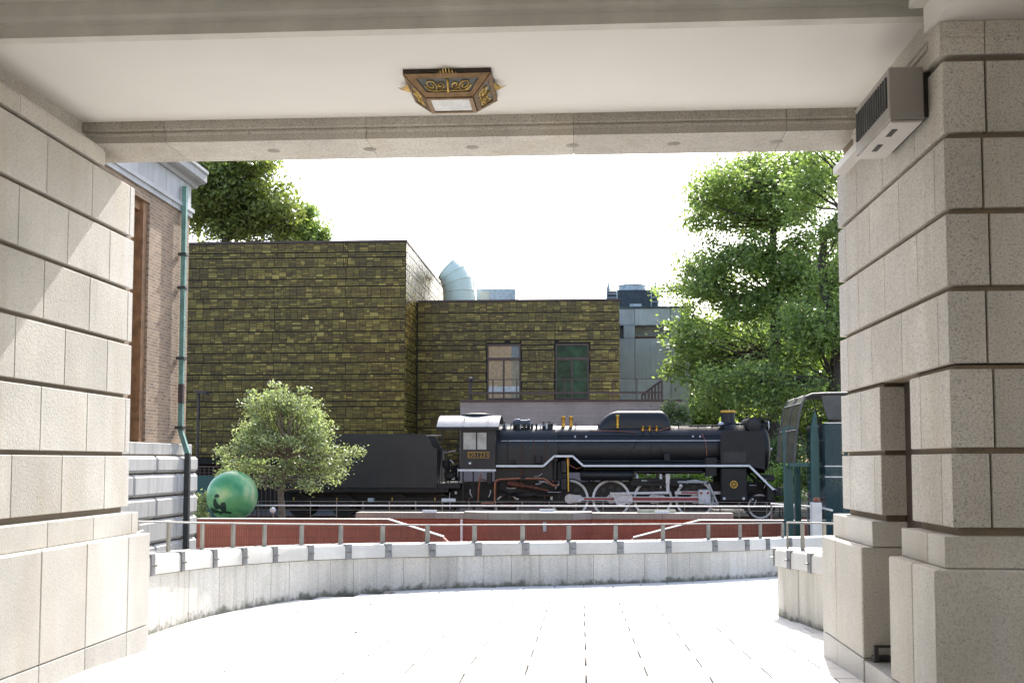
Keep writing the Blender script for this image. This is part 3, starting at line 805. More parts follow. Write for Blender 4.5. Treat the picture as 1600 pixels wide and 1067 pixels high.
# dome: long rounded hump
dx0, dx1 = lx(933,YC), lx(1049,YC); dt = lz(642.5,YC)
mb = MB(); nu, nv = 40, 18; vs = []
for i in range(nu+1):
    u = i/nu; x = dx0+(dx1-dx0)*u
    e_l = min(1, u/.30); e_r = min(1, (1-u)/.16)
    h = (1-(1-e_l)**2.2)**.62 * (1-(1-e_r)**2.6)**.5
    top = bt-.25 + (dt-bt+.25)*h
    wdt = .40 + .10*(1-h)
    for j in range(nv+1):
        a = math.pi*j/nv; ca, sa = math.cos(a), math.sin(a)
        yy = -wdt*math.copysign(abs(ca)**.7, ca); zz = bt-.3 + (top-bt+.3)*abs(sa)**.55
        vs.append((x, YC+yy, zz))
fs = [(i*(nv+1)+j, (i+1)*(nv+1)+j, (i+1)*(nv+1)+j+1, i*(nv+1)+j+1) for i in range(nu) for j in range(nv)]
fs += [tuple(range(nv+1)), tuple(nu*(nv+1)+j for j in range(nv,-1,-1))]
dome = part(mb.add(vs, fs), "dome", MAT['black'], None, 60)
def brass_valve(x, y0, y1, Yq, r, parent=None, name="brass_valve"):
    z0, z1 = lz(y0,Yq), lz(y1,Yq); h = z1-z0
    part(MB().lathe([(r*.7,-.04),(r*.7,.1*h),(r,.14*h),(r,.24*h),(r*.75,.28*h),(r*.85,.55*h),(r,.8*h),(r*1.15,.85*h),(r*1.15,.93*h),(r*.8,h)], (lx(x,Yq),Yq,z0), (0,0,1), 14), name, MAT['brass'], parent)
brass_valve(880.5, 667, 650, YC-.2, .075, None, "safety_valve"); brass_valve(892.5, 667, 650, YC-.2, .075, None, "safety_valve")
brass_valve(965.5, 667, 647.5, YC-.5, .06, None, "whistle")
for x in (1005, 1015.5, 1026.5): brass_valve(x, 672, 665.5, YC-.52, .055, None, "sand_valve")
part(MB().tube([(lx(1000,YC),YC-.53,lz(672.5,YC)),(lx(1030,YC),YC-.53,lz(673,YC)),(lx(1048,YC),YC-.45,lz(668,YC))], .018, 6), "sand_valve_pipe", MAT['copper'])
# sand pipes down the boiler side
def on_boiler(x, ang, dr=.02):
    a = R(ang); return (lx(x,YC), YC-(br+dr)*math.sin(a), bz+(br+dr)*math.cos(a))
for x0, x1 in ((1005,974),(1016,1016),(1027,1033)):
    part(MB().tube([on_boiler(x0,38), on_boiler(x0,55), on_boiler(x0+(x1-x0)*.25,66), on_boiler(x0+(x1-x0)*.7,95), on_boiler(x1,118)], .016, 6), "sand_pipe", MAT['black'], boil)
# hand rail and pipes along the boiler
part(MB().tube([on_boiler(786,72,.10), on_boiler(1126,72,.10)], .016, 6), "hand_rail", MAT['rod_steel'])
part(MB().tube([on_boiler(870,55,.03), on_boiler(1010,56,.03), on_boiler(1126,56,.03)], .013, 6), "boiler_pipe", MAT['black'])
part(MB().tube([on_boiler(920,40,.02), on_boiler(968,42,.02), on_boiler(992,46,.02)], .011, 6), "boiler_pipe", MAT['copper'])
for x in (899, 916, 1080, 1091):
    p = Vector(on_boiler(x, 60, .0)); part(MB().cyl(p, p+Vector((0,-.05,.03)), .035, n=10), "washout_plug", MAT['rod_steel'], boil)
for y, r_ in ((720.5,.035),(724,.03)):
    part(MB().tube([(lx(905),YS+.2,lz(y)),(lx(1126),YS+.2,lz(y))], r_, 8), "side_pipe", MAT['black'])
for x in (792, 815, 833, 853):
    part(MB().tube([(lx(x),YC-.985,lz(685)),(lx(x+.6),YC-.99,lz(724))], .012, 6), "firebox_pipe", MAT['rust' if x in (815,833,853) else 'black'])
part(MB().tube([(lx(1100),YC-.80,lz(676)),(lx(1105),YC-.93,lz(690)),(lx(1107),YC-.93,lz(712))], .012, 6), "feed_pipe", MAT['copper'])
for x0,x1,y0,y1 in ((1038.5,1047.5,709,720),(1103,1121,715,744),(836,846,711,724),(799,804,718,725)):
    part(MB().cbox(lx(x0),lx(x1),YS+.15,YS+.45,lz(y1),lz(y0),.02), "equipment_box", MAT['black_dull'], None, 0)
# fittings on top of the firebox: turbo generator, regulator valves
gx = lx(816,YC)
g_ = part(MB().lathe([(.05,-.33),(.12,-.31),(.17,-.2),(.17,-.06),(.13,-.04),(.13,.22),(.15,.24),(.15,.30),(.05,.31)], (gx,YC-.35,lz(661.5,YC)), (1,0,0), 20), "turbo_generator", MAT['mech_dark'])
part(MB().box(gx-.2,gx-.08,YC-.5,YC-.2,bt-.25,lz(662,YC)).box(gx+.05,gx+.15,YC-.5,YC-.2,bt-.25,lz(662,YC)), "bracket", MAT['black_dull'], g_, 0)
for x, w_ in ((789,.10),(859,.14),(850,.08)):
    X = lx(x,YC)
    v = part(MB().cyl((X,YC-.4,bt-.2),(X,YC-.4,bt+.06), w_*.7, n=12).cyl((X-.25,YC-.4,bt+.02),(X+.25,YC-.4,bt+.02), .028, n=8).lathe([(.07,0),(.07,.02)], (X,YC-.4,bt+.12), (0,0,1), 12).cyl((X,YC-.4,bt),(X,YC-.4,bt+.14), .015, n=6), "steam_valve", MAT['black_dull'])
part(MB().tube([(lx(782,YC),YC-.45,bt+.02),(lx(870,YC),YC-.45,bt+.015)], .018, 6), "valve_rod", MAT['rod_steel'])
part(MB().tube([(lx(1075,YC),YC-.45,bt-.02),(lx(1125,YC),YC-.45,bt-.01),(lx(1140,YC),YC-.5,bt+.08),(lx(1160,YC),YC-.5,bt+.05)], .03, 8), "blower_pipe", MAT['black'])
part(MB().lathe([(.02,-.1),(.09,-.06),(.11,0),(.09,.06),(.02,.1)], (lx(1125.5,YC),YC-.35,bt+.04), (0,0,1), 14), "check_valve", MAT['rod_steel'])
# feedwater heater across the top and the headlight before it
hx, hz = lx(1173,YC), lz(664.5,YC)
h_ = part(MB().cyl((hx,YC-.9,hz),(hx,YC+.9,hz), .265, n=28), "feedwater_heater", MAT['black_dull'])
part(MB().lathe([(.20,0),(.20,.03),(.05,.05)], (hx,YC-.9,hz), (0,-1,0), 24), "heater_cover", MAT['black'], h_)
for k in range(8):
    a = k*math.pi/4; part(MB().cyl((hx+.225*math.cos(a),YC-.9,hz+.225*math.sin(a)),(hx+.225*math.cos(a),YC-.925,hz+.225*math.sin(a)), .02, n=6), "bolt", MAT['black'], h_)
X = lx(1191,YC)
hl = part(MB().cyl((X-.1,YC,hz-.02),(X+.22,YC,hz-.02), .19, n=20).box(X-.2,X+.1,YC-.2,YC+.2,hz-.5,hz-.15), "headlight", MAT['black_dull'])
part(MB().cyl((X+.22,YC,hz-.02),(X+.26,YC,hz-.02), .17, n=20), "lens", MAT['lamp_glass'], hl)
part(MB().box(X-.25,X+.12,YC-.45,YC+.45,hz+.19,hz+.25), "front_step", MAT['black_dull'], None, 0)
# running board with the white edge
def zig(y): return lz(y)
rb_pts = [(775,728),(849,728),(866,712.5),(895,712.5),(911.5,727.6),(1171,727.4),(1208.5,764.5)]
P = [(lx(x), lz(y)) for x, y in rb_pts]
th = .07
up = P; low = [(x, z-th) for x, z in P]
def strip_prism(P, th, y0, y1):
    mb = MB()
    for (xa_,za_),(xb_,zb_) in zip(P[:-1],P[1:]):
        d = Vector((xb_-xa_, zb_-za_)); nrm = Vector((-d.y,d.x)).normalized()*th/2
        mb.prism([(xa_-nrm.x,za_-nrm.y),(xb_-nrm.x,zb_-nrm.y),(xb_+nrm.x,zb_+nrm.y),(xa_+nrm.x,za_+nrm.y)], y0, y1)
    return mb
rb = part(strip_prism(P, .05, YS+.035, YC-.6), "running_board", MAT['black_dull'], None, 0)
part(strip_prism(P, .072, YS+.0, YS+.033), "white_edge", MAT['white'], rb, 0)
rb = part(strip_prism(P, .05, YC+.6, YC+1.33), "running_board", MAT['black_dull'], None, 0)
# cab
c0, c1 = lx(719), lx(774); cz0, cz1 = lz(733), lz(665)
cab = part(MB().box(c0,c1,YS,YS+.03,cz0,cz1).box(c0,c1,2*YC-YS-.03,2*YC-YS,cz0,cz1).box(c1-.03,c1,YS+.03,YC-.93,cz0,cz1).box(c1-.03,c1,YC+.93,2*YC-YS-.03,cz0,cz1).box(c0,c1,YS+.03,2*YC-YS-.03,cz0-.03,cz0), "cab", MAT['tender_black'], None, 0)
part(MB().box(c0-.08,c1+.02,YS-.03,YS+.05,cz0-.07,cz0-.001), "white_sill", MAT['white'], cab, 0)
w0,w1,v0,v1 = lx(724), lx(760), lz(702), lz(675.3); wm = (w0+w1)/2+.06
fr = part(MB().box(w0-.03,w1+.03,YS-.015,YS-.002,v1,v1+.03).box(w0-.03,w1+.03,YS-.015,YS-.002,v0-.03,v0).box(w0-.03,w0,YS-.015,YS-.002,v0,v1).box(w1,w1+.03,YS-.015,YS-.002,v0,v1).box(wm-.025,wm+.025,YS-.015,YS-.002,v0,v1), "window_frame", MAT['black'], cab, 0)
part(MB().box(w0,wm-.025,YS-.008,YS-.001,v0,v1), "window_pane", MAT['cab_glass'], cab, 0)
part(MB().box(wm+.025,w1,YS-.008,YS-.001,v0,v1), "window_pane", MAT['cab_glass'], cab, 0)
# curved cab roof
r0, r1 = lx(682.5), lx(780); ez = lz(666); tz = lz(648.5, YC)
pr = []
for k in range(21):
    a = -1+2*k/20; pr.append((YC+a*1.46, tz-(tz-ez)*abs(a)**2.3))
inner = [(y_, z_-.04) for y_, z_ in reversed(pr)]
roof = part(MB().prism(pr+inner, r0, r1, 'x'), "cab_roof", MAT['cab_roof'])
part(MB().box(r0,r1,YC-1.475,YC-1.44,ez-.13,ez-.02), "eave", MAT['black'], roof, 0)
for x in (724, 762): part(MB().box(lx(x)-.012,lx(x)+.012,YC-1.47,YC-.9,ez,ez+.02).box(lx(x)-.012,lx(x)+.012,YC-1.2,YC-.6,tz-.16,tz-.1), "roof_seam", MAT['black'], roof, 0)
part(MB().lathe([(.0,0),(.62,0),(.6,.07),(.3,.11),(.0,.11)], (lx(745,YC),YC,tz-.03), (0,0,1), 24), "roof_vent", MAT['black_dull'], roof)
part(MB().box(r0+.02,c0-.001,YS+.05,2*YC-YS-.05,lz(763),lz(755)), "cab_floor", MAT['black_dull'], None, 0)
for x in (690, 716): part(MB().cyl((lx(x),YS+.1,lz(760)),(lx(x),YS+.1,ez-.02), .018, n=8), "cab_hand_rail", MAT['black'])
# number plate
n0,n1,m0,m1 = lx(731), lx(764.3), lz(715.2), lz(706)
plate = part(MB().box(n0,n1,YS-.022,YS-.002,m0,m1), "number_plate", MAT['black'], None, 0)
mb = MB(); e = .012
mb.box(n0,n1,YS-.03,YS-.0225,m0,m0+e).box(n0,n1,YS-.03,YS-.0225,m1-e,m1).box(n0,n0+e,YS-.03,YS-.0225,m0+e,m1-e).box(n1-e,n1,YS-.03,YS-.0225,m0+e,m1-e)
mb.build("plate_border", MAT['gold_paint'], plate, 0)
def text_mesh(s, size, mat, ext=.004):
    cu = bpy.data.curves.new("lettering", 'FONT'); cu.body = s; cu.size = size; cu.extrude = ext; cu.align_x = 'CENTER'; cu.align_y = 'CENTER'
    cu.offset = -.004
    tmp = bpy.data.objects.new("lettering", cu); COL.objects.link(tmp)
    dg = bpy.context.evaluated_depsgraph_get()
    me = bpy.data.meshes.new_from_object(tmp.evaluated_get(dg)); bpy.data.objects.remove(tmp)
    me.materials.clear(); me.materials.append(mat); me.name = "lettering"; return me
me = text_mesh("D51231", .205, MAT['gold_paint'])
xs = [v.co.x for v in me.vertices]; wtxt = max(xs)-min(xs)
for v in me.vertices: v.co.x *= (n1-n0-.10)/wtxt
t_ = link("lettering", me, plate, ((n0+n1)/2, YS-.024, (m0+m1)/2)); t_.rotation_euler = (math.pi/2, 0, 0)
part(MB().box(lx(732.5),lx(736),YS-.012,YS-.002,lz(725),lz(722)), "small_plate", MAT['white'], cab, 0)
# frame, cylinders, front
part(MB().box(lx(690),lx(1200),YC-.5,YC+.5,RAILZ+.35,RAILZ+1.3), "main_frame", MAT['black_dull'], None, 0)
for sgn in (-1,1):
    Yc_ = YC+sgn*1.0
    c_ = part(MB().cbox(lx(1127),lx(1168.5),min(Yc_,YC+sgn*1.25),max(Yc_,YC+sgn*1.25),lz(783.5),lz(730),.05), "cylinder_block", MAT['black_dull'], None, 20)
    if sgn < 0:
        ex, ez_ = lx(1147), lz(756.5); Yf = YC-1.255
        mb = MB()
        for k in range(24):
            a0, a1 = 2*math.pi*k/24, 2*math.pi*(k+1)/24
            q = []
            for rr, yy in ((.105,Yf),(.135,Yf),(.135,Yf-.012),(.105,Yf-.012)):
                q.append(((ex+rr*math.cos(a0),yy,ez_+rr*math.sin(a0)),(ex+rr*math.cos(a1),yy,ez_+rr*math.sin(a1))))
            mb.hexa([q[0][0],q[0][1],q[1][1],q[1][0],q[3][0],q[3][1],q[2][1],q[2][0]])
        for k in range(6):
            a = k*math.pi/3; mb.cyl((ex,Yf-.006,ez_),(ex+.11*math.cos(a),Yf-.006,ez_+.11*math.sin(a)), .014, n=6)
        mb.cyl((ex,Yf,ez_),(ex,Yf-.016,ez_), .03, n=12)
        part(mb, "wheel_emblem", MAT['gold_paint'], c_, 0)
        for x in (1131.5, 1162):
            part(MB().lathe([(.05,0),(.05,.012),(.01,.02)], (lx(x),Yf+.002,lz(778.5)), (0,-1,0), 12), "cover_cap", MAT['rod_steel'], c_)
part(MB().cbox(lx(1199),lx(1207),YC-1.25,YC+1.25,lz(782),lz(757),.02), "buffer_beam", MAT['black_dull'], None, 0)
part(MB().cbox(lx(1195),lx(1216),YC-.6,YC+.6,lz(752),lz(742),.03), "front_deck", MAT['black_dull'], None, 0)
part(MB().box(lx(1207),lx(1220),YC-.09,YC+.09,lz(772),lz(765)).cbox(lx(1219),lx(1231),YC-.16,YC+.16,lz(776),lz(762),.03), "coupler", MAT['black_dull'], None, 0)
for x in (1198,1202,1206,1210): part(MB().cyl((lx(x),YC-.9,lz(742)),(lx(x),YC-.9,lz(725)), .012, n=6), "front_rail", MAT['black_dull'])
for k,(x0,y0,x1,y1) in enumerate(((1204,782,1226,786),(1210,776,1222,790),(1214,765,1228,770))):
    part(MB().tube([(lx(x0),YC-1.0,lz(y0)),((lx(x0)+lx(x1))/2,YC-1.05,lz(max(y0,y1)+2)),(lx(x1),YC-1.0,lz(y1))], .025, 6), "brake_hose", MAT['black_dull'])
# wheels
WR = .70
def annulus(X, Z, r0_, r1_, ya, yb, n=40):
    return MB().lathe([(r0_,0),(r1_,0),(r1_,yb-ya),(r0_,yb-ya),(r0_,0)], (X,ya,Z), (0,1,0), n)
def ring(X, Z, r0_, r1_, ya, yb, n=40):
    mb = MB(); vs = []
    for r_, y_ in ((r0_,ya),(r1_,ya),(r1_,yb),(r0_,yb)):
        for k in range(n):
            a = 2*math.pi*k/n; vs.append((X+r_*math.cos(a), y_, Z+r_*math.sin(a)))
    fs = [(q*n+k, q*n+(k+1)%n, ((q+1)%4)*n+(k+1)%n, ((q+1)%4)*n+k) for q in range(4) for k in range(n)]
    return mb.add(vs, fs)
def driving_wheel(x, sgn, main=False):
    Yw = YC + sgn*.60; X = lx(x, 40.8); Z = RAILZ+WR
    ya, yb = (Yw-.065, Yw+.065)
    front = ya if sgn < 0 else yb
    w_ = part(MB().cyl((X,ya+.03,Z),(X,yb-.03,Z), WR-.07, n=40), "driving_wheel", MAT['black_dull'])
    part(ring(X, Z, WR-.085, WR, ya, yb), "tyre", MAT['white'], w_, 30)
    part(ring(X, Z, WR-.02, WR+.028, yb-.03 if sgn < 0 else ya, yb if sgn < 0 else ya+.03), "flange", MAT['black_dull'], w_, 30)
    for k in range(9):
        a = 2*math.pi*k/9+.2; rr = WR*.62
        part(MB().cyl((X+rr*math.cos(a),front+.028*(1 if sgn<0 else -1),Z+rr*math.sin(a)),(X+rr*math.cos(a),front+.022*(1 if sgn<0 else -1),Z+rr*math.sin(a)), .085, n=12), "dark_hole_disc", MAT['ac_dark'], w_)  # flat dark discs stand for the shade inside the wheel's holes
    # counterweight: a crescent opposite the crank pin
    pts = [(X-math.cos(a)*(WR-.09), Z+math.sin(a)*(WR-.09)) for a in [R(-48+96*k/12) for k in range(13)]]
    part(MB().prism(pts, front-.0 if sgn<0 else front-.03, front+.03 if sgn<0 else front), "counterweight", MAT['black_dull'], w_, 0)
    hub = part(MB().cyl((X,Yw+sgn*.03,Z),(X,Yw+sgn*.12,Z), .17, n=24).cyl((X+.33,Yw+sgn*.03,Z),(X+.33,Yw+sgn*.12,Z), .14, n=20).hexa([(X,Yw+sgn*.03,Z-.16),(X+.33,Yw+sgn*.03,Z-.13),(X+.33,Yw+sgn*.115,Z-.13),(X,Yw+sgn*.115,Z-.16),(X,Yw+sgn*.03,Z+.16),(X+.33,Yw+sgn*.03,Z+.13),(X+.33,Yw+sgn*.115,Z+.13),(X,Yw+sgn*.115,Z+.16)]), "crank_hub", MAT['rod_steel'], w_)
    return X, Z
wx = [889.7, 955.0, 1019.7, 1084.6]
ctr = [driving_wheel(x, -1, i == 1) for i, x in enumerate(wx)]
for x in wx: driving_wheel(x, 1)
def small_wheel(x, y_top, r_, parent=loco, name="carrying_wheel", Yoff=.60):
    for sgn in (-1,1):
        X = lx(x,40.8); Z = RAILZ+r_; Yw = YC+sgn*Yoff
        w_ = part(MB().cyl((X,Yw-.04,Z),(X,Yw+.04,Z), r_-.05, n=32).cyl((X,Yw-.08,Z),(X,Yw+.08,Z), .1, n=16), name, MAT['black_dull'], parent)
        part(ring(X,Z,r_-.06,r_,Yw-.06,Yw+.06,32), "tyre", MAT['rod_steel' if parent is loco else 'black'], w_, 30)
small_wheel(792.5, 776, .44); small_wheel(1187, 774, .44)
part(ring(lx(1187,40.8), RAILZ+.46, .47, .53, YC-.72, YC-.55, 32), "wheel_guard", MAT['black_dull'])
part(MB().box(lx(1176),lx(1199),YC-.8,YC-.66,RAILZ+.28,RAILZ+.56), "truck_frame", MAT['black_dull'], None, 0)
# rods on both sides
for sgn in (-1,1):
    Yr = YC+sgn*.78
    def bar(x0, z0, x1, z1, h0, h1, name, mat, ya=0, thick=.05, edge=True):
        """tapered bar in the plane of the wheels"""
        y0_ = Yr+sgn*ya-thick/2; y1_ = y0_+thick
        o = part(MB().hexa([(x0,y0_,z0-h0),(x1,y0_,z1-h1),(x1,y1_,z1-h1),(x0,y1_,z0-h0),(x0,y0_,z0+h0),(x1,y0_,z1+h1),(x1,y1_,z1+h1),(x0,y1_,z0+h0)]), name, mat, None, 0)
        return o
    zz = RAILZ+WR
    pins = [c[0]+.33 for c in ctr]
    for a, b in zip(pins[:-1], pins[1:]):
        r_ = bar(a, zz, b, zz, .062, .062, "coupling_rod", MAT['rod_steel'])
        yf = Yr+sgn*.026
        part(MB().box(a+.2,b-.2,yf-.004,yf+.004,zz-.035,zz+.035), "red_panel", MAT['red'], r_, 0)
    for p in pins:
        part(MB().cyl((p,Yr-.04,zz),(p,Yr+.04,zz), .13, n=20), "rod_bearing", MAT['rod_steel'])
    ch_x = lx(1100, 40.6)
    m = bar(pins[1], zz, ch_x, zz, .095, .08, "main_rod", MAT['rod_steel'], .09, .06)
    yf = Yr+sgn*.122
    part(MB().box(pins[1]+.35,ch_x-.2,yf-.004,yf+.004,zz-.052,zz+.052), "red_panel", MAT['red'], m, 0)
    part(MB().cyl((pins[1],Yr+sgn*.03,zz),(pins[1],Yr+sgn*.16,zz), .24, n=24).box(pins[1]-.1,pins[1]+.42,Yr+sgn*.1-.04,Yr+sgn*.1+.04,zz-.16,zz+.16), "big_end", MAT['rod_steel'], m)
    # return crank and eccentric rod
    zr_ = lz(770.5,40.6)
    rc = bar(pins[1]-.05, zz+.0, lx(953,40.6), zr_, .07, .06, "return_crank", MAT['rod_steel'], .18, .04)
    bar(lx(953,40.6), zr_, lx(1045,40.6), lz(769,40.6), .035, .045, "eccentric_rod", MAT['rod_steel'], .23, .04)
    # crosshead, slide bar, combination lever
    part(MB().cbox(lx(1090,40.6),lx(1110,40.6),min(Yr+sgn*.02,Yr+sgn*.2),max(Yr+sgn*.02,Yr+sgn*.2),lz(787,40.6),lz(764,40.6),.03), "crosshead", MAT['rod_steel'], None, 20)
    for x,y in ((1094.5,769.5),(1105,769.5),(1100,780),(1093,780)):
        part(MB().cyl((lx(x,40.6),Yr+sgn*.2,lz(y,40.6)),(lx(x,40.6),Yr+sgn*.225,lz(y,40.6)), .045, n=12), "crosshead_bolt", MAT['red' if y < 775 else 'mech_pale'])
    sb = bar(lx(1054,40.6), lz(769.5,40.6), lx(1128,40.6), lz(769.5,40.6), .055, .055, "slide_bar", MAT['rod_steel'], .04, .08)
    part(MB().box(lx(1064,40.6),lx(1089,40.6),Yr+sgn*.082-.004,Yr+sgn*.082+.004,lz(770.8,40.6),lz(768,40.6)), "red_panel", MAT['red'], sb, 0)
    bar(lx(1106,40.6), lz(755,40.6), lx(1120,40.6), lz(786,40.6), .05, .04, "combination_lever", MAT['rod_steel'], .24, .03)
    # a lever of real slope: horizontal bars above do not show it, so give it its own quad
    part(MB().tube([(lx(1106,40.6),Yr+sgn*.25,lz(755,40.6)),(lx(1120,40.6),Yr+sgn*.25,lz(786.5,40.6))], .035, 6), "lever_rod", MAT['rod_steel'])
    part(MB().tube([(lx(1101,40.6),Yr+sgn*.2,lz(786,40.6)),(lx(1121,40.6),Yr+sgn*.22,lz(786,40.6))], .035, 6), "union_link", MAT['rod_steel'])
    part(MB().tube([(lx(1058,40.6),Yr+sgn*.2,lz(752.6,40.6)),(lx(1106,40.6),Yr+sgn*.2,lz(752.6,40.6))], .04, 6), "radius_rod", MAT['rod_steel'])
    part(MB().prism([(lx(1039.5,40.6),lz(739,40.6)),(lx(1046.5,40.6),lz(739,40.6)),(lx(1045,40.6),lz(768,40.6)),(lx(1040.5,40.6),lz(768,40.6))], Yr+sgn*.18-.03, Yr+sgn*.18+.03), "expansion_link", MAT['rod_steel'], None, 0)
    part(MB().cyl((lx(1042.5,40.6),Yr+sgn*.2,lz(752.5,40.6)),(lx(1042.5,40.6),Yr+sgn*.25,lz(752.5,40.6)), .075, n=14), "link_pivot", MAT['rod_steel'])
    part(MB().box(lx(985,40.6),lx(1072,40.6),Yr+sgn*.05-.02,Yr+sgn*.05+.02,lz(759,40.6),lz(748,40.6)), "motion_bracket", MAT['black_dull'], None, 0)
    for x,y0,y1 in ((1012,735,742),(1032,738,748),(995,740,747)):
        part(MB().cyl((lx(x,40.6),Yr+sgn*.15,lz(y1,40.6)),(lx(x,40.6),Yr+sgn*.15,lz(y0,40.6)), .06, .04, n=10), "oil_cup", MAT['rod_steel'])
    # tanks under the running board
    Yt = YC+sgn*1.0
    part(MB().lathe([(.02,0),(.16,.03),(.19,.08),(.19,1.85),(.16,1.9),(.02,1.93)], (lx(906),Yt,lz(742.5)), (1,0,0), 22), "air_tank", MAT['black'])
    part(MB().cyl((lx(990),Yt,lz(737)),(lx(1100),Yt,lz(737)), .075, n=12), "cooling_pipe", MAT['black'])
    part(MB().cyl((lx(912),Yt-.2*sgn,lz(733)),(lx(1112),Yt-.2*sgn,lz(733)), .05, n=10), "cooling_pipe", MAT['black'])
# air pump
px_, pz = lx(882), 0
part(MB().lathe([(.0,0),(.16,0),(.19,.03),(.19,.42),(.11,.46),(.11,.60),(.19,.64),(.19,1.05),(.12,1.12),(.0,1.12)], (px_,YS+.28,lz(766)), (0,0,1), 20), "air_pump", MAT['black'])
part(MB().tube([(lx(887),YS+.05,lz(716)),(lx(887.5),YS+.05,lz(730)),(lx(888),YS+.05,lz(768))], .03, 8), "pump_pipe", MAT['brass'])
part(MB().tube([(lx(883),YS+.08,lz(714.5)),(lx(889),YS+.05,lz(714.5)),(lx(889.5),YS+.05,lz(726)),(lx(900),YS+.1,lz(732)),(lx(909),YS+.2,lz(730))], .018, 6), "pump_pipe", MAT['copper'])
part(MB().cyl((lx(875),YS+.3,lz(752)),(lx(875),YS+.3,lz(722)), .11, n=14).cyl((lx(867),YS+.35,lz(750)),(lx(867),YS+.35,lz(720)), .09, n=12), "lubricator", MAT['black_dull'])
# copper pipes behind the cab
def lp_path(pts, Yq): return [(lx(x,Yq),Yq,lz(y,Yq)) for x,y in pts]
part(MB().tube(lp_path([(752,787),(771,786.5),(773.3,783),(773.5,756),(775,751.5),(779,749),(808,747.6),(849,747.6),(853,749.5),(863,758),(871,758.8)], YS+.15), .045, 8), "injector_pipe", MAT['copper'])
part(MB().tube(lp_path([(747,784),(748,762),(751,740)], YS+.2), .03, 6), "feed_pipe", MAT['copper'])
part(MB().tube(lp_path([(814,760),(815,738),(816,731)], YS+.2), .022, 6), "feed_pipe", MAT['rust'])
part(MB().cyl((lx(792),YS+.35,lz(754.5)),(lx(819),YS+.35,lz(759.5)), .10, n=14).cyl((lx(819),YS+.35,lz(759.5)),(lx(856),YS+.4,lz(767)), .05, n=10), "brake_cylinder", MAT['rust'])
part(MB().cbox(lx(760),lx(768),YS+.1,YS+.4,lz(757),lz(738),.02), "equipment_box", MAT['black_dull'], None, 0)
part(MB().cbox(lx(812),lx(821),YS+.1,YS+.3,lz(752),lz(744),.03), "injector", MAT['black_dull'], None, 0)
part(MB().box(lx(740),lx(880),YC-.8,YC-.62,RAILZ+.42,RAILZ+.66), "trailing_truck_frame", MAT['black_dull'], None, 0)
for x0,y0,x1,y1 in ((822,764,868,772),(745,790,772,796),(726,778,742,796),(780,766,812,775)):
    part(MB().tube(lp_path([(x0,y0),((x0+x1)/2,(y0+y1)/2+1),(x1,y1)], YS+.4), .04, 6), "brake_rigging", MAT['black_dull'])
part(MB().cbox(lx(690),lx(712),YS-.02,YS+.05,lz(785),lz(779),.01), "white_step_board", MAT['white'], None, 0)
for x in (722, 738): part(MB().box(lx(x),lx(x+2),YS+.1,YS+.15,lz(790),lz(737)), "cab_step_hanger", MAT['black_dull'], None, 0)

gp = random.Random(4)
def clutter(x0, x1, y0, y1, n, Yq, mats):
    for k in range(n):
        xa_, ya_ = gp.uniform(x0,x1), gp.uniform(y0,y1); m = MAT[gp.choice(mats)]; t = gp.random()
        if t < .45:
            L_ = gp.uniform(6,22); pts = [(xa_,ya_),(xa_+L_*.5,ya_+gp.uniform(-1,1)),(xa_+L_,ya_+gp.choice([0,0,5,-5]))]
            part(MB().tube(lp_path(pts, Yq+gp.uniform(0,.25)), gp.uniform(.012,.03), 6), "small_pipe", m)
        elif t < .7:
            h = gp.uniform(6,18)
            part(MB().tube(lp_path([(xa_,ya_),(xa_+gp.uniform(-1,1),ya_+h*.5),(xa_+gp.choice([0,3,-3]),ya_+h)], Yq+gp.uniform(0,.25)), gp.uniform(.012,.025), 6), "small_pipe", m)
        else:
            w_, h = gp.uniform(1.5,5), gp.uniform(1.5,5)
            part(MB().cbox(lx(xa_),lx(xa_+w_),Yq,Yq+.15,lz(ya_+h),lz(ya_),.01), "small_fitting", m, None, 0)
clutter(776,862,741,790,26,YS+.22,['black_dull','black','black','rust','rod_steel'])
clutter(690,772,738,792,22,YS+.3,['black_dull','black','copper','rod_steel'])
clutter(905,1120,731,758,24,YS+.3,['black_dull','black','black','rod_steel'])
clutter(1168,1222,745,792,22,YC-1.1,['black_dull','black','rod_steel'])
clutter(690,716,684,735,14,YS+.35,['black_dull','black','rod_steel'])
for k in range(16):
    x = gp.uniform(783,868); X = lx(x,YC); z_ = bt-.05
    part(MB().cyl((X,YC-.45,z_-.1),(X,YC-.45,z_+gp.uniform(.04,.16)), gp.uniform(.015,.05), n=8), "top_fitting", MAT[gp.choice(['black_dull','black','rod_steel'])])
for x in (900, 935, 1060, 1090, 1112):
    X = lx(x,YC); part(MB().cyl((X,YC-.3,bt-.1),(X,YC-.3,bt+.09), .02, n=6), "top_fitting", MAT['black_dull'])
# ---------------------------------------------------------------- tender
ten = tag(empty("tender", (lx(560), YC, RAILZ)), "long plain black coal tender coupled behind the cab", "tender")
t0, t1 = lx(444), lx(682.5); zt, zb_ = lz(678.5), lz(762)
def tp(mb, name, mat, parent=None, smooth=35): return mb.build(name, mat, parent or ten, smooth)
pts = [(t0,zb_),(t1,zb_),(t1,lz(699.5)),(lx(677.5),lz(699)),(lx(674),lz(696)),(lx(670),lz(687)),(lx(667.5),lz(681)),(lx(664.5),zt),(t0+.05,zt),(t0,zt-.05)]
for s0, s1 in ((YS+.03,YS+.07),(2*YC-YS-.07,2*YC-YS-.03)):
    tp(MB().prism(pts, s0, s1), "side_plate", MAT['tender_black'], None, 0)
tp(MB().box(t0+.01,t1-.02,YS+.071,2*YC-YS-.071,zb_+.01,lz(702)).box(t0+.01,lx(640),YS+.071,2*YC-YS-.071,lz(702)+.001,lz(682)), "water_tank", MAT['black_dull'], None, 0)
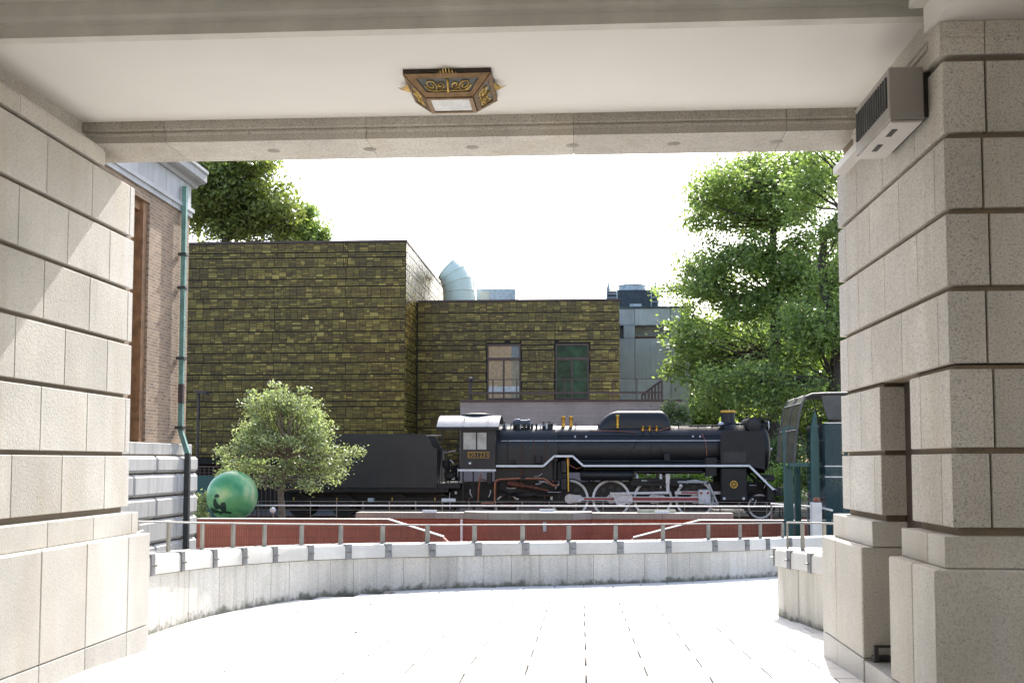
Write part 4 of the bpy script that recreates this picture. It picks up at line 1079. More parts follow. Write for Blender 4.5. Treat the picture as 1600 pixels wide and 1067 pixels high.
tp(MB().tube([(t0,YS+.05,zt+.01),(lx(664),YS+.05,zt+.01)], .02, 6), "top_bead", MAT['black'])
tp(MB().box(lx(438),lx(700),YC-1.25,YC+1.25,lz(769.5),zb_-.004), "underframe", MAT['black_dull'], None, 0)
tp(MB().box(lx(440),lx(699),YC-.5,YC+.5,RAILZ+.5,lz(770)), "centre_sill", MAT['black_dull'], None, 0)
for x in (470, 537.5, 624, 691): 
    small_wheel(x, 780, .43, ten, "tender_wheel")
    tp(MB().cbox(lx(x-6),lx(x+6),YC-.9,YC-.7,RAILZ+.28,RAILZ+.62,.03), "axle_box", MAT['black_dull'], None, 0)
    tp(MB().cbox(lx(x-12.6),lx(x-11.2),YS+.1,YS+.15,lz(782.5),lz(778),.004), "brass_tag", MAT['gold_paint'], None, 0)
for x0, x1 in ((455,553),(609,706)):
    tp(MB().prism([(lx(x0),RAILZ+.62),(lx(x0+8),RAILZ+.74),(lx(x1-8),RAILZ+.74),(lx(x1),RAILZ+.62),(lx(x1),RAILZ+.5),(lx(x0),RAILZ+.5)], YC-.84, YC-.76), "bogie_frame", MAT['black_dull'], None, 0)
tp(MB().cbox(lx(574),lx(583),YS+.1,YS+.4,lz(785.5),lz(778.5),.02), "pale_box", MAT['mech_pale'], None, 0)
tp(MB().box(lx(430),lx(438),YC-.09,YC+.09,lz(776),lz(768)).cbox(lx(424),lx(431),YC-.15,YC+.15,lz(780),lz(764),.03), "coupler", MAT['black_dull'], None, 0)
for x, y0, y1 in ((686,680,760),(689.5,690,758),(694,700,745),(697.5,700,765)):
    tp(MB().cyl((lx(x),YS+.2,lz(y1)),(lx(x),YS+.2,lz(y0)), .014, n=6), "hand_rail", MAT['black'])
tp(MB().cyl((lx(667),YS+.12,lz(679.5)),(lx(690),YS+.12,lz(679.5)), .012, n=6), "rail_bar", MAT['rod_steel'])
tp(MB().cbox(lx(690),lx(701),YS+.25,YS+.7,lz(732),lz(718),.05).cbox(lx(693),lx(708),YS+.25,YS+.6,lz(748),lz(739),.03), "brake_stand", MAT['black_dull'], None, 0)

# ---- white round spotlight by the tree
p = at(427, 797, 33.4)
sp = tag(empty("spotlight", (p.x, 33.4, TZ)), "small round white spotlight at the foot of the little tree", "spotlight")
MB().lathe([(.0,-.02),(.085,-.02),(.10,.03),(.06,.10),(.0,.11)], p, (-.35,-.8,.2), 18).build("reflector", MAT['white'], sp)
MB().cyl((p.x,33.43,TZ),(p.x,33.43,p.z), .02, n=8).build("stem", MAT['post'], sp)
# ---- globe sculpture
gc = at(363, 774.5, 33.0); grad = .755
gl = tag(empty("globe_sculpture", (gc.x, 33.0, TZ)), "large swirled green globe with a dark figure silhouette", "sculpture")
prof = [(grad*math.sin(a), -grad*math.cos(a)) for a in [R(18 + (180-18)*k/30) for k in range(31)]]
MB().lathe(prof, gc, (0,0,1), 56).build("globe", MAT['globe'], gl, 60)
MB().cyl((gc.x,gc.y,TZ-.0),(gc.x,gc.y,gc.z-grad+.08), .45, n=24).build("plinth", MAT['cap_stone'], gl)
fig = plain("dark_green_inlay", (.008,.035,.025), .5, 0, .3, 6)
def patch(poly, name):
    # an inlay that follows the globe's skin; poly in photo offsets (px) from the centre
    k = 1/52.6; mb = MB(); vs = []
    cx_ = sum(a for a,b in poly)/len(poly); cy_ = sum(b for a,b in poly)/len(poly)
    ringN = 5; n = len(poly)
    fs = []
    vs.append((cx_,cy_))
    for j in range(1, ringN+1):
        for a,b in poly: vs.append((cx_+(a-cx_)*j/ringN, cy_+(b-cy_)*j/ringN))
    for i in range(n): fs.append((0,1+i,1+(i+1)%n))
    for j in range(ringN-1):
        for i in range(n): fs.append((1+j*n+i,1+(j+1)*n+i,1+(j+1)*n+(i+1)%n,1+j*n+(i+1)%n))
    out = []
    for a,b in vs:
        x, z = a*k, -b*k; y = math.sqrt(max(.0, (grad+.006)**2-x*x-z*z))
        out.append((gc.x+x, gc.y-y, gc.z+z))
    mb.add(out, fs).build(name, fig, gl, 60)
circle = lambda cx_, cy_, r_, ry=None: [(cx_+r_*math.cos(2*math.pi*k/14), cy_+(ry or r_)*math.sin(2*math.pi*k/14)) for k in range(14)]
patch([(-17,1),(-16,-3),(-12.5,-4.5),(-9,-3),(-7.6,.2),(-10,1.6),(-16,2)], "figure_inlay")
patch([(-17,3),(-14,3.2),(-12.5,8),(-9,12),(-6,15),(-7,19),(-14,20),(-18,18),(-20,12),(-19,7)], "figure_inlay")
patch([(-7,12),(-4,8.5),(1.5,9),(2.5,15),(1,23),(-6,24),(-8,19)], "figure_inlay")
patch([(-29,19),(-22,17.5),(-14,21),(-3,24),(3,22.5),(9,24),(8,27),(-10,28),(-26,27)], "figure_inlay")
# ---- brown lamp post by the tiled wall
lp0 = at(308, 745, 46); lt = at(308, 612, 46)
st = tag(empty("street_lamp", (lp0.x, 46, TZ)), "slim brown lamp post with small angled head by the tiled wall", "street lamp")
MB().cyl((lp0.x,46,TZ),(lp0.x,46,lt.z), .07, .05, n=10).build("pole", MAT['lamp_post'], st)
hd = MB().hexa([(lp0.x-.1,45.8,lt.z-.05),(lp0.x+.42,45.8,lt.z-.16),(lp0.x+.42,46.2,lt.z-.16),(lp0.x-.1,46.2,lt.z-.05),(lp0.x-.1,45.8,lt.z+.05),(lp0.x+.36,45.8,lt.z+.02),(lp0.x+.36,46.2,lt.z+.02),(lp0.x-.1,46.2,lt.z+.05)]).build("lamp_head", MAT['lamp_post'], st, 0)
# ---- teal fence panel and dark railing left of the globe
p0, p1 = at(298,742,38), at(345,765,38)
tag(MB().box(p0.x-1.5,p1.x+.6,38,38.08,TZ,at(320,743,38).z).build("teal_fence_panel", MAT['teal'], None, 0), "plain teal fence panel behind the green globe", "fence")
df = tag(empty("dark_fence", (p0.x, 39, TZ)), "low dark bar fence behind the teal panel", "fence")
zf0, zf1 = at(320,748,39).z, at(320,730,39).z
for k in range(26):
    MB().box(p0.x-1+k*.16,p0.x-.97+k*.16,39,39.03,TZ,zf1).build("fence_bar", MAT['brown_metal'], df, 0)
MB().box(p0.x-1.1,p0.x+3.2,38.98,39.05,zf1-.0,zf1+.05).build("fence_rail", MAT['brown_metal'], df, 0)

# ================================================================= LEFT BRICK BUILDING
XB = at(293,500,25.4).x; YB2 = 25.4; YB1 = 15.5
bb = tag(empty("brick_building", (XB-2, 21, -2.7)), "brown brick building with pale stone frieze, deep cornice and block base", "building")
def bz_(y, x=293): return at(x, y, YB2).z
zfr0, zfr1, zc0, zc1, zbase = bz_(340), bz_(291), bz_(291), bz_(268), bz_(693)
wy0, wy1, wz0, wz1 = 22.05, 23.0, zbase-.02, at(230,318,23.0).z
mb = MB().box(XB-6, XB, YB1, wy0, zbase, zfr0).box(XB-6, XB, wy1, YB2, zbase, zfr0).box(XB-6, XB, wy0, wy1, wz1, zfr0)
mb.build("brick_wall", MAT['brick_wall'], bb, 0)
wn_ = MB().box(XB-.5,XB-.42,wy0,wy1,wz0,wz1).build("window", MAT['brown_metal'], bb, 0)
MB().box(XB-.42,XB-.05,wy1-.22,wy1+.0,wz0,wz1-.001).box(XB-.42,XB-.22,wy1-.42,wy1-.22,wz0,wz1-.2).box(XB-.42,XB-.12,wy0,wy1-.22,wz1-.2,wz1-.001).build("window_surround", MAT['brick_frame'], wn_, 0)
MB().box(XB-6.1, XB+.05, YB1, YB2+.06, zfr0, zfr0+.11).box(XB-6.1, XB+.09, YB1, YB2+.10, zfr0+.111, zfr0+.2).build("string_course", MAT['pale_stone'], bb, 0)
yy = YB2+.03
while yy > YB1+.2:
    y2 = yy; y1_ = max(YB1, yy-.78)
    MB().box(XB-6.05, XB+.02, y1_+.006, y2, zfr0+.201, zc0).build("frieze_panel", MAT['pale_stone'], bb, 0)
    yy -= .78
cpf = [(-6.1,zc0+.001),(.08,zc0+.001),(.11,zc0+.08),(.25,zc0+.10),(.31,zc0+.14),(.31,zc0+.30),(.35,zc0+.34),(.35,zc0+.41),(-6.1,zc0+.5)]
MB().prism([(XB+a, b) for a,b in cpf], YB1, YB2+.28).build("cornice", MAT['pale_stone'], bb, 20)
MB().box(XB-6, XB-.1, YB1, YB2-.1, zc0+.47, zc0+4).build("upper_brick_wall", MAT['brick_wall'], bb, 0)
# rusticated base
z = zbase; ks = 0
levels = [zbase, bz_(712), bz_(738), bz_(771), bz_(803), bz_(838), bz_(873), -2.75]
MB().box(XB-6, XB+.08, YB1, YB2+.05, -2.75, zbase-.05).build("base_core", MAT['groove'], bb, 0)
for k in range(len(levels)-1):
    za, zb2 = levels[k+1], levels[k]
    prot = .12 if k == 0 else .24
    ys_ = [YB1, 18, 20.6, 23.1, YB2+prot] if k % 2 else [YB1, 19.2, 21.9, 24.3, YB2+prot]
    for a, b in zip(ys_[:-1], ys_[1:]):
        MB().cbox(XB-6.1, XB+prot, a+.004, b-.004, za+.018, zb2-.018, .012 if k == 0 else .06).build("base_block", MAT['base_stone'], bb, 20)
# downpipe
dpY = 24.75
def dp(x, y): 
    p = at(x, y, dpY); return p
zA, zB_ = at(281,292,dpY).z, at(276,672,dpY).z
Xp = XB+.12
dpp = MB().box(Xp-.05,Xp+.05,dpY-.055,dpY+.055,zB_,zA).build("downpipe", MAT['verdigris'], bb, 0)
MB().box(Xp-.054,Xp+.054,dpY-.059,dpY+.059,at(276,630,dpY).z,at(276,600,dpY).z).build("rust_section", MAT['lamp_post'], dpp, 0)
for y in (398, 450, 560, 668):
    MB().box(Xp-.10,Xp+.085,dpY-.10,dpY+.10,at(276,y,dpY).z-.03,at(276,y,dpY).z+.03).build("pipe_bracket", MAT['dark_pipe'], dpp, 0)
zC = at(284,708,dpY).z
MB().hexa([(Xp-.05,dpY-.055,zB_),(Xp+.05,dpY-.055,zB_),(Xp+.05,dpY+.055,zB_),(Xp-.05,dpY+.055,zB_),(Xp+.12,dpY-.055,zC),(Xp+.23,dpY-.055,zC),(Xp+.23,dpY+.055,zC),(Xp+.12,dpY+.055,zC)]).build("offset_bend", MAT['verdigris'], dpp, 0)
MB().box(Xp+.12,Xp+.23,dpY-.06,dpY+.06,-2.79,zC).build("lower_pipe", MAT['dark_pipe'], dpp, 0)

# ================================================================= TILED BUILDING
YT1, YT2 = 50.0, 53.3
tx0, tx1 = at(205,500,YT1).x, at(633,500,YT1).x
rx1 = at(966.5,500,YT2).x
tzL, tzR = at(500,377.5,YT1).z, at(800,469,YT2).z
tz0 = at(330,714,YT1).z
tb = tag(empty("tiled_building", (-8, 56, TZ)), "olive and brown glazed tile museum building of two stepped blocks", "building")
core_ = MB().box(tx0,tx1,YT1,85,tz0-.3,tzL-.08).box(tx1-.3,rx1,YT2,85,TZ,tzR-.08).box(tx0,tx1,YT1+1.2,85,TZ,tz0-.29).build("wall_core", MAT['tile_grout'], tb, 0)
MB().box(tx0-.05,tx1+.08,YT1-.08,85.1,tzL-.08,tzL+.02).build("roof_edge", MAT['brown_metal'], tb, 0)
MB().box(tx1+.09,rx1+.08,YT2-.08,85.1,tzR-.08,tzR+.02).build("roof_edge", MAT['brown_metal'], tb, 0)
wins = [(761.5,813.5,537.5,623.5),(868,920,537.5,623.5)]
wrect = [(at(a,580,YT2).x, at(b,580,YT2).x, at(840,d,YT2).z, at(840,c,YT2).z) for a,b,c,d in wins]
def tile_wall(name, u0, u1, z0, z1, pt, holes=()):
    """pt(u, z, out) -> world point; tiles in stepped bands, each tile its own raised piece"""
    mb = MB(); rnd = random.Random(hash(name) % 1000 if False else len(name)*7+3)
    z = z1; bi = 0; CW = .33
    while z > z0+.05:
        rows = rnd.choice([4,5,4,2,5,3]); rhh = .10
        bh = rows*rhh
        zb = max(z0, z-bh)
        u = u0
        while u < u1-.02:
            ue = min(u+CW*rnd.choice([1,1,1,.8,1.25,.6]), u1)
            if u1-ue < .08: ue = u1
            # how this column of the band is divided
            cuts = []; k = 0
            while k < rows:
                s = 2 if (rnd.random() < .14 and k+2 <= rows) else 1
                cuts.append((k, k+s)); k += s
            for a, b in cuts:
                za, zc = z-a*rhh-.007, max(z-b*rhh+.007, z0)
                if zc >= za-.02: continue
                cols = [(u, ue)] if rnd.random() > .10 else [(u, (u+ue)/2), ((u+ue)/2, ue)]
                for ua, ub in cols:
                    pan = (ub-u0) % 3.3
                    if any(ub > h[0]-.02 and ua < h[1]+.02 and za > h[2]-.02 and zc < h[3]+.02 for h in holes):
                        # trim against the opening
                        h = [h for h in holes if ub > h[0]-.02 and ua < h[1]+.02][0]
                        if ua < h[0]-.08: ub = h[0]-.03
                        elif ub > h[1]+.08: ua = h[1]+.03
                        else:
                            continue
                    o = .03 + rnd.uniform(0,.014) + .012*(1-(z-za)/max(bh,.01))
                    g = .007; gr = .02 if (pan < CW*.9) else g
                    q = [pt(ua+g,zc,0),pt(ub-gr,zc,0),pt(ub-gr,zc,o),pt(ua+g,zc,o),pt(ua+g,za,0),pt(ub-gr,za,0),pt(ub-gr,za,o),pt(ua+g,za,o)]
                    mb.hexa(q)
            u = ue
        z -= bh + .042
    me = mb.mesh(name, MAT['tile'], 0, True)
    return tag(link(name, me, tb), kind="stuff")
tile_wall("left_block_tiles", tx0, tx1, tz0, tzL-.1, lambda u,z,o: (u, YT1-o, z))
tile_wall("right_block_tiles", tx1+.1, rx1, TZ+2.0, tzR-.1, lambda u,z,o: (u, YT2-o, z), wrect)
tile_wall("block_side_tiles", YT1, 84, tz0, tzL-.1, lambda u,z,o: (tx1+o, u, z))
tile_wall("end_side_tiles", YT2, 60, TZ+3, tzR-.1, lambda u,z,o: (rx1+o, u, z))
# louvred vent under the left block
for k in range(8):
    zz_ = tz0-.32-.13*k
    MB().box(tx0+.1,tx0+6,YT1+.9,YT1+1.15,zz_-.03,zz_+.02).build("louvre_slat", MAT['brown_metal'], tb, 0)
for i, (a, b, c, d) in enumerate(wrect):
    f_ = .09; m_ = (a+b)/2
    tr = d - (d-c)*.265
    fr = MB().box(a,b,YT2-.06,YT2+.02,d-f_,d).box(a,b,YT2-.06,YT2+.02,c,c+f_*.6).box(a,a+f_*.7,YT2-.06,YT2+.02,c+f_*.6,d-f_).box(b-f_*.7,b,YT2-.06,YT2+.02,c+f_*.6,d-f_).box(a+f_*.7,b-f_*.7,YT2-.055,YT2+.02,tr-.09,tr+.05).box(m_-.05,m_+.03,YT2-.05,YT2+.02,c+f_*.6,tr-.09)
    win = fr.build("window_frame", MAT['brown_metal'], tb, 0)
    pm = MAT['blind'] if i == 0 else MAT['painted_reflection_glass']
    ex = .48 if i == 0 else 0
    for x0_,x1_,z0_,z1_ in ((a+f_*.7,b-f_*.7-ex*.8,tr+.05,d-f_),(a+f_*.7,m_-.05,c+f_*.6,tr-.09),(m_+.03,b-f_*.7-ex*.8,c+f_*.6,tr-.09)):
        MB().box(x0_,x1_,YT2-.02,YT2-.008,z0_,z1_).build("window_pane", pm, win, 0)
    if i == 0:
        MB().box(b-f_*.7-ex*.8,b-f_*.7,YT2-.02,YT2-.008,tr+.05,d-f_).build("window_pane", MAT['lamp_net'], win, 0)
        MB().box(b-f_*.7-ex*.8,b-f_*.7,YT2-.02,YT2-.008,c+f_*.6,tr-.09).build("window_pane", plain("tan_shade",(.30,.24,.15),.7), win, 0)
        MB().box(a+f_*.7,b-f_*.7,YT2-.026,YT2-.021,c+.35,c+.62).build("pale_reflection_strip", plain("pale_reflection_paint",(.5,.48,.45),.6), win, 0)  # pale strip painted in place of a reflection across the panes
# terrace wall with brown railing before the right block
YW = 48.0
wa, wb = at(719,640,YW).x, at(1064,640,YW).x
wt = at(890,627.5,YW).z
tw = tag(empty("terrace_wall", (wa, YW, TZ)), "long brown textured terrace wall behind the boiler", "wall")
MB().box(wa,wb,YW,YW+.4,TZ,wt).build("wall_face", MAT['terrace_wall'], tw, 0)
MB().box(wa-.03,wb+.05,YW-.06,YW+.46,wt+.001,wt+.09).build("wall_cap", MAT['brown_metal'], tw, 0)
MB().box(wa,wb,YW+.4,YT2-.06,TZ,wt-.2).build("terrace_floor", MAT['concrete'], tw, 0)
fr = tag(empty("terrace_railing", (wa, YW+.2, wt)), "thin brown railing standing on the terrace wall", "railing")
ra, rb_ = at(733,612,YW+.2).x, at(1033,612,YW+.2).x
for y in (592.5, 613.5):
    z_ = at(890,y,YW+.2).z
    MB().box(ra,rb_,YW+.17,YW+.23,z_-(.015 if y < 600 else .045),z_+(.015 if y < 600 else .045)).build("rail_bar", MAT['brown_metal'], fr, 0)
for k in range(9):
    x = ra + k*(rb_-ra)/8
    MB().box(x-.025,x+.025,YW+.18,YW+.22,wt+.09,at(890,592,YW+.2).z).build("rail_post", MAT['brown_metal'], fr, 0)
sr = tag(empty("stair_railing", (rb_, YW+.5, wt)), "brown barred stair railing rising at the end of the terrace", "railing")
q0, q1 = at(1003,617,YW+.6), at(1034,594,YW+.6)
MB().tube([(q0.x,YW+.6,q0.z),(q1.x,YW+.6,q1.z)], .05, 6).build("sloping_rail", MAT['brown_metal'], sr)
for k in range(7):
    t = k/6; x = q0.x+(q1.x-q0.x)*t; z_ = q0.z+(q1.z-q0.z)*t
    MB().box(x-.045,x+.045,YW+.57,YW+.63,wt-.3,z_).build("baluster", MAT['brown_metal'], sr, 0)
pB_ = at(735,605,YW+.3)
tag(MB().cyl((pB_.x,YW+.35,wt+.0),(pB_.x,YW+.35,at(735,593,YW).z), .06, n=10).lathe([(.06,0),(.16,.05),(.14,.16),(.02,.18)], (pB_.x,YW+.35,at(735,595,YW).z), (0,0,1), 14).build("terrace_lamp", MAT['lamp_post']), "small dark lamp at the left end of the terrace railing", "lamp")
# roof duct
dY = 60
dc = at(717, 468, dY); dr = 1740/dY
duct = tag(empty("roof_duct", (dc.x, dY, tzR)), "big pale green segmented ventilation cowl on the roof", "duct")
def dpt(x, y): q = at(x, y, dY); return (q.x, dY, q.z)
rings = [((717,471),0,24.5),((716.6,456),4,24.5),((714.2,441.5),18,24.3),((708,429),34,23),((699,420.5),48,20.5)]
RV = []
for (cx_,cy_), ang, rr in rings:
    c = Vector(dpt(cx_,cy_)); a = R(ang); e1 = Vector((math.cos(a),0,math.sin(a))); e2 = Vector((0,1,0)); q = rr/dr
    RV.append([c+e1*q*math.cos(2*math.pi*k/36)+e2*q*math.sin(2*math.pi*k/36) for k in range(36)])
for v in RV[0]: v.z = tzR-.1
for k in range(4):
    vs = RV[k]+RV[k+1]
    sgm = MB().add(vs, [(i,(i+1)%36,36+(i+1)%36,36+i) for i in range(36)]).build("duct_segment", MAT['duct'], duct, 80)
    MB().tube(RV[k+1]+[RV[k+1][0]], .035, 6).build("flange", MAT['duct'], sgm)
d2 = tag(empty("roof_duct", (dc.x+1.3, dY+1.5, tzR)), "narrow green duct stack standing behind the big cowl", "duct")
q = at(738,468,dY+1.5)
MB().cyl((q.x,dY+1.5,tzR-.1),(q.x-.2,dY+1.5,at(738,440,dY+1.5).z), .28, .3, 18).build("duct_segment", MAT['duct'], d2)
q0, q1 = at(744,467,62), at(805,451,62)
pb = tag(empty("roof_plant_box", ((q0.x+q1.x)/2, 63, tzR)), "low pale grey plant box on the roof", "roof box")
MB().cbox(q0.x,q1.x,62,65,tzR-.1,q1.z,.03).build("casing", MAT['mech_pale'], pb, 0)
MB().box(q0.x+.2,q0.x+.75,61.97,62.0,tzR+.3,q1.z-.15).build("hatch", MAT['coffer'], pb, 0)
q = at(897,455,58)
tag(MB().cyl((q.x,58,tzR-.1),(q.x,58,at(897,443,58).z), .02, n=6).cyl((q.x-.2,58,at(897,455,58).z),(q.x+.15,58,at(897,453,58).z), .015, n=6).build("roof_antenna", MAT['mech_pale']), "tiny thin antenna on the tiled roof", "antenna")

# ================================================================= CONCRETE BUILDING AND COOLING TOWER
YK = 62.0
ka, kb = at(940,600,YK).x, at(1077.5,600,YK).x; kt = at(1020,482,YK).z
cb_ = tag(empty("concrete_building", ((ka+kb)/2, 68, TZ)), "pale grey concrete building with a long recessed opening", "building")
o0, o1, o2, o3 = at(974,500,YK).x, at(992,500,YK).x, at(1048,500,YK).x, 0
oz0, oz1 = at(1020,528.5,YK).z, at(1020,508,YK).z
MB().box(ka,kb,YK+1.0,80,TZ,kt-.01).build("wall_core", MAT['concrete'], cb_, 0)
def cpanel(x0,x1,z0,z1): MB().box(x0+.012,x1-.012,YK,YK+1.0,z0+.012,z1-.012).build("wall_panel", MAT['concrete'], cb_, 0)
jx1 = at(992.5,600,YK).x; jx2 = at(1048.5,600,YK).x; jz = at(1020,592,YK).z
cpanel(ka,jx1,oz1,kt); cpanel(jx1,jx2,oz1,kt); cpanel(jx2,kb,oz0,kt)
cpanel(o0,o1,oz0,oz1)
cpanel(ka,jx1,jz,oz0); cpanel(jx1,jx2,jz,oz0); cpanel(jx2,kb,jz,oz0)
cpanel(ka,jx1,TZ,jz); cpanel(jx1,jx2,TZ,jz); cpanel(jx2,kb,TZ,jz)
MB().box(ka,kb+.05,YK-.05,80,kt,kt+.12).build("roof_edge", MAT['mech_dark'], cb_, 0)
MB().box(o1+.02,o2-.02,YK+.4,YK+.99,oz0+.0,oz0+.14).build("opening_ledge", MAT['rust'], cb_, 0)
YQ = 66
def qx(x): return at(x,460,YQ).x
def qz(y): return at(990,y,YQ).z
ctw = tag(empty("cooling_tower", (qx(990), YQ+2, kt)), "dark ribbed cooling tower with round fan housing and ladder frames", "cooling tower")
MB().box(qx(965),qx(1017),YQ,YQ+4,kt+.1,qz(453)).build("casing", MAT['mech_dark'], ctw, 0)
for k in range(24):
    x = qx(965)+(qx(1017)-qx(965))*(k+.5)/24
    MB().box(x-.03,x+.03,YQ-.05,YQ-.001,kt+.12,qz(453.5)).build("rib", MAT['mech_dark'], ctw, 0)
fh = MB().lathe([(.84,0),(.82,.25),(.80,.38),(.86,.42),(.5,.5),(.1,.55)], (qx(989),YQ+1.2,qz(453)), (0,0,1), 28).build("fan_housing", MAT['mech_pale'], ctw)
MB().box(qx(984),qx(1002.5),YQ-.08,YQ-.051,qz(480),qz(475)).build("name_panel", MAT['mech_pale'], ctw, 0)
for x0, x1 in ((948,964),(1017,1029)):
    for x in (x0, x1):
        MB().cyl((qx(x),YQ-.3,kt+.1),(qx(x),YQ-.3,qz(430 if x not in (964,) else 430)), .035, n=6).build("frame_post", MAT['mech_pale'], ctw)
    for y in (454,460,466,473):
        MB().cyl((qx(x0),YQ-.3,qz(y)),(qx(x1),YQ-.3,qz(y)), .03, n=6).build("frame_bar", MAT['mech_pale'], ctw)
    MB().box(qx(x0)+.03,qx(x1)-.03,YQ-.1,YQ+1,kt+.1,qz(455)).build("side_casing", MAT['mech_dark'], ctw, 0)
for x in (950.5, 1023.5):
    MB().cyl((qx(x),YQ-.2,qz(455)),(qx(x)+.05,YQ-.2,qz(437)), .09, .03, 8).build("mast", MAT['mech_pale'], ctw)

# ================================================================= GLASS SHELTER AND LIFT
YE = 28.0
sh = tag(empty("canopy_shelter", (at(1262,800,YE).x, YE, TZ)), "curved tinted glass canopy shelter on teal steel posts", "shelter")
cv = [(1242,722),(1243.5,700),(1246,672),(1249.5,648),(1254,630),(1260,619.5),(1270,615.5),(1290,614.5),(1345,614)]
CP = [(at(x,y,YE).x, at(1262,y,YE).z) for x,y in cv]
for i in range(len(CP)-1):
    (xa_,za_),(xb_,zb2_) = CP[i], CP[i+1]
    MB().hexa([(xa_,YE+.1,za_),(xb_,YE+.1,zb2_),(xb_,YE+2.4,zb2_),(xa_,YE+2.4,za_),(xa_+.015,YE+.1,za_-.02),(xb_+.015,YE+.1,zb2_-.02),(xb_+.015,YE+2.4,zb2_-.02),(xa_+.015,YE+2.4,za_-.02)]).build("canopy_pane", MAT['canopy'] if i < 6 else MAT['canopy_metal'], sh, 0)
for Yq in (YE+.05, YE+1.2, YE+2.42):
    MB().tube([(a,Yq,b) for a,b in CP], .03, 6).build("canopy_rib", MAT['canopy_metal'], sh)
for i in (2,4,6): MB().tube([(CP[i][0],YE+.05,CP[i][1]),(CP[i][0],YE+2.42,CP[i][1])], .025, 6).build("canopy_purlin", MAT['canopy_metal'], sh)
# end fascia under the roof
fz0, fz1 = at(1290,655,YE).z, at(1290,617,YE).z
MB().prism([(at(1273,0,YE).x,fz1-.02),(at(1345,0,YE).x,fz1),(at(1345,0,YE).x,fz0),(at(1282,0,YE).x,fz0),(at(1276,0,YE).x,at(1276,636,YE).z)], YE, YE+.06).build("end_fascia", MAT['canopy_metal'], sh, 0)
def ex_(x): return at(x,720,YE).x
def ez2(y): return at(1265,y,YE).z
arch = [(1265.5,800),(1265.5,690),(1267,665),(1270.5,648),(1273,641),(1275,650),(1277,668),(1278.5,690),(1279,800)]
pts = [(ex_(x),ez2(y)) for x,y in arch]; pts[0] = (pts[0][0],-2.79); pts[-1] = (pts[-1][0],-2.79)
MB().prism(pts, YE-.12, YE-.02).build("arched_blade", MAT['teal'], sh, 0)
for x, w_, Yq in ((1236,.10,YE+.3),(1256,.07,YE+.8)):
    MB().box(ex_(x)-w_,ex_(x)+w_,Yq,Yq+.15,-2.79,ez2(727)).build("post", MAT['teal'], sh, 0)
MB().box(ex_(1233),ex_(1284),YE+.02,YE+.2,ez2(729),ez2(723)).build("beam", MAT['teal'], sh, 0)
MB().box(ex_(1227)-.03,ex_(1227)+.03,YE+.1,YE+.16,-2.79,ez2(666)).box(ex_(1227)+.031,ex_(1250),YE+.1,YE+.16,ez2(668.5),ez2(666)).build("side_frame", MAT['teal'], sh, 0)
lf = tag(empty("glass_lift", (ex_(1310), YE, TZ)), "tall blue tinted glass lift enclosure partly behind the porch pier", "lift")
l0, l1 = ex_(1284), ex_(1350)
for z0_, z1_ in ((-2.7,ez2(745)),(ez2(744),ez2(728.5)),(ez2(727.5),ez2(662))):
    MB().box(l0,l1,YE-.4,YE-.38,z0_,z1_).build("front_pane", MAT['box_glass'], lf, 0)
    MB().box(l0,l0+.02,YE-.375,YE+1.8,z0_,z1_).build("side_pane", MAT['box_glass'], lf, 0)
for y in (744.5, 728, 661.5):
    MB().box(l0-.01,l1,YE-.42,YE-.36,ez2(y)-.012,ez2(y)+.012).build("glazing_bar", MAT['bright_rail'], lf, 0)
MB().box(ex_(1296),ex_(1306),YE+.6,YE+.9,-2.7,ez2(665)).build("lift_mast", MAT['teal'], lf, 0)
MB().cbox(ex_(1291),ex_(1340),YE+.5,YE+1.6,ez2(672),ez2(662),.03).build("lift_head", MAT['mech_dark'], lf, 0)
ip = tag(empty("intercom_post", (ex_(1277), 26.6, -2.7)), "pale grey box post with a brown ball top beside the lift", "post")
q0, q1 = at(1269,808,26.6), at(1284,785,26.6)
MB().cbox(q0.x,q1.x,26.6,26.85,-2.79,q1.z,.01).build("box", MAT['white'], ip, 0)
MB().lathe([(.0,0),(.07,.01),(.09,.06),(.06,.12),(.0,.13)], ((q0.x+q1.x)/2+.02,26.72,q1.z-.005), (0,0,1), 14).build("ball_top", MAT['copper'], ip)

# ================================================================= TREES AND PLANTS
def leaves_mesh(name, centers, size, mat, up=.35, aspect=.55, seed=1):
    g = np.random.default_rng(seed); n = len(centers)
    c = np.asarray(centers)
    d = g.normal(size=(n,3)); d[:,2] *= .6; d /= np.linalg.norm(d,axis=1)[:,None]
    nr = g.normal(size=(n,3)); nr[:,2] = np.abs(nr[:,2])+up
    b = np.cross(nr, d); b /= np.linalg.norm(b,axis=1)[:,None]+1e-9
    nn = np.cross(d,b)
    s = size*g.uniform(.65,1.35,n)[:,None]
    tip = c+d*s; mid = c+d*s*.45
    v = np.stack([c, mid+b*s*aspect*.5-nn*s*.06, tip-nn*s*.12, mid-b*s*aspect*.5-nn*s*.06], 1).reshape(-1,3)
    me = bpy.data.meshes.new(name)
    me.vertices.add(4*n); me.vertices.foreach_set("co", v.ravel())
    me.loops.add(4*n); me.loops.foreach_set("vertex_index", np.arange(4*n, dtype=np.int32))
    me.polygons.add(n); me.polygons.foreach_set("loop_start", np.arange(0,4*n,4, dtype=np.int32))
    me.update(calc_edges=True); me.validate()
    me.materials.append(mat)
    return me
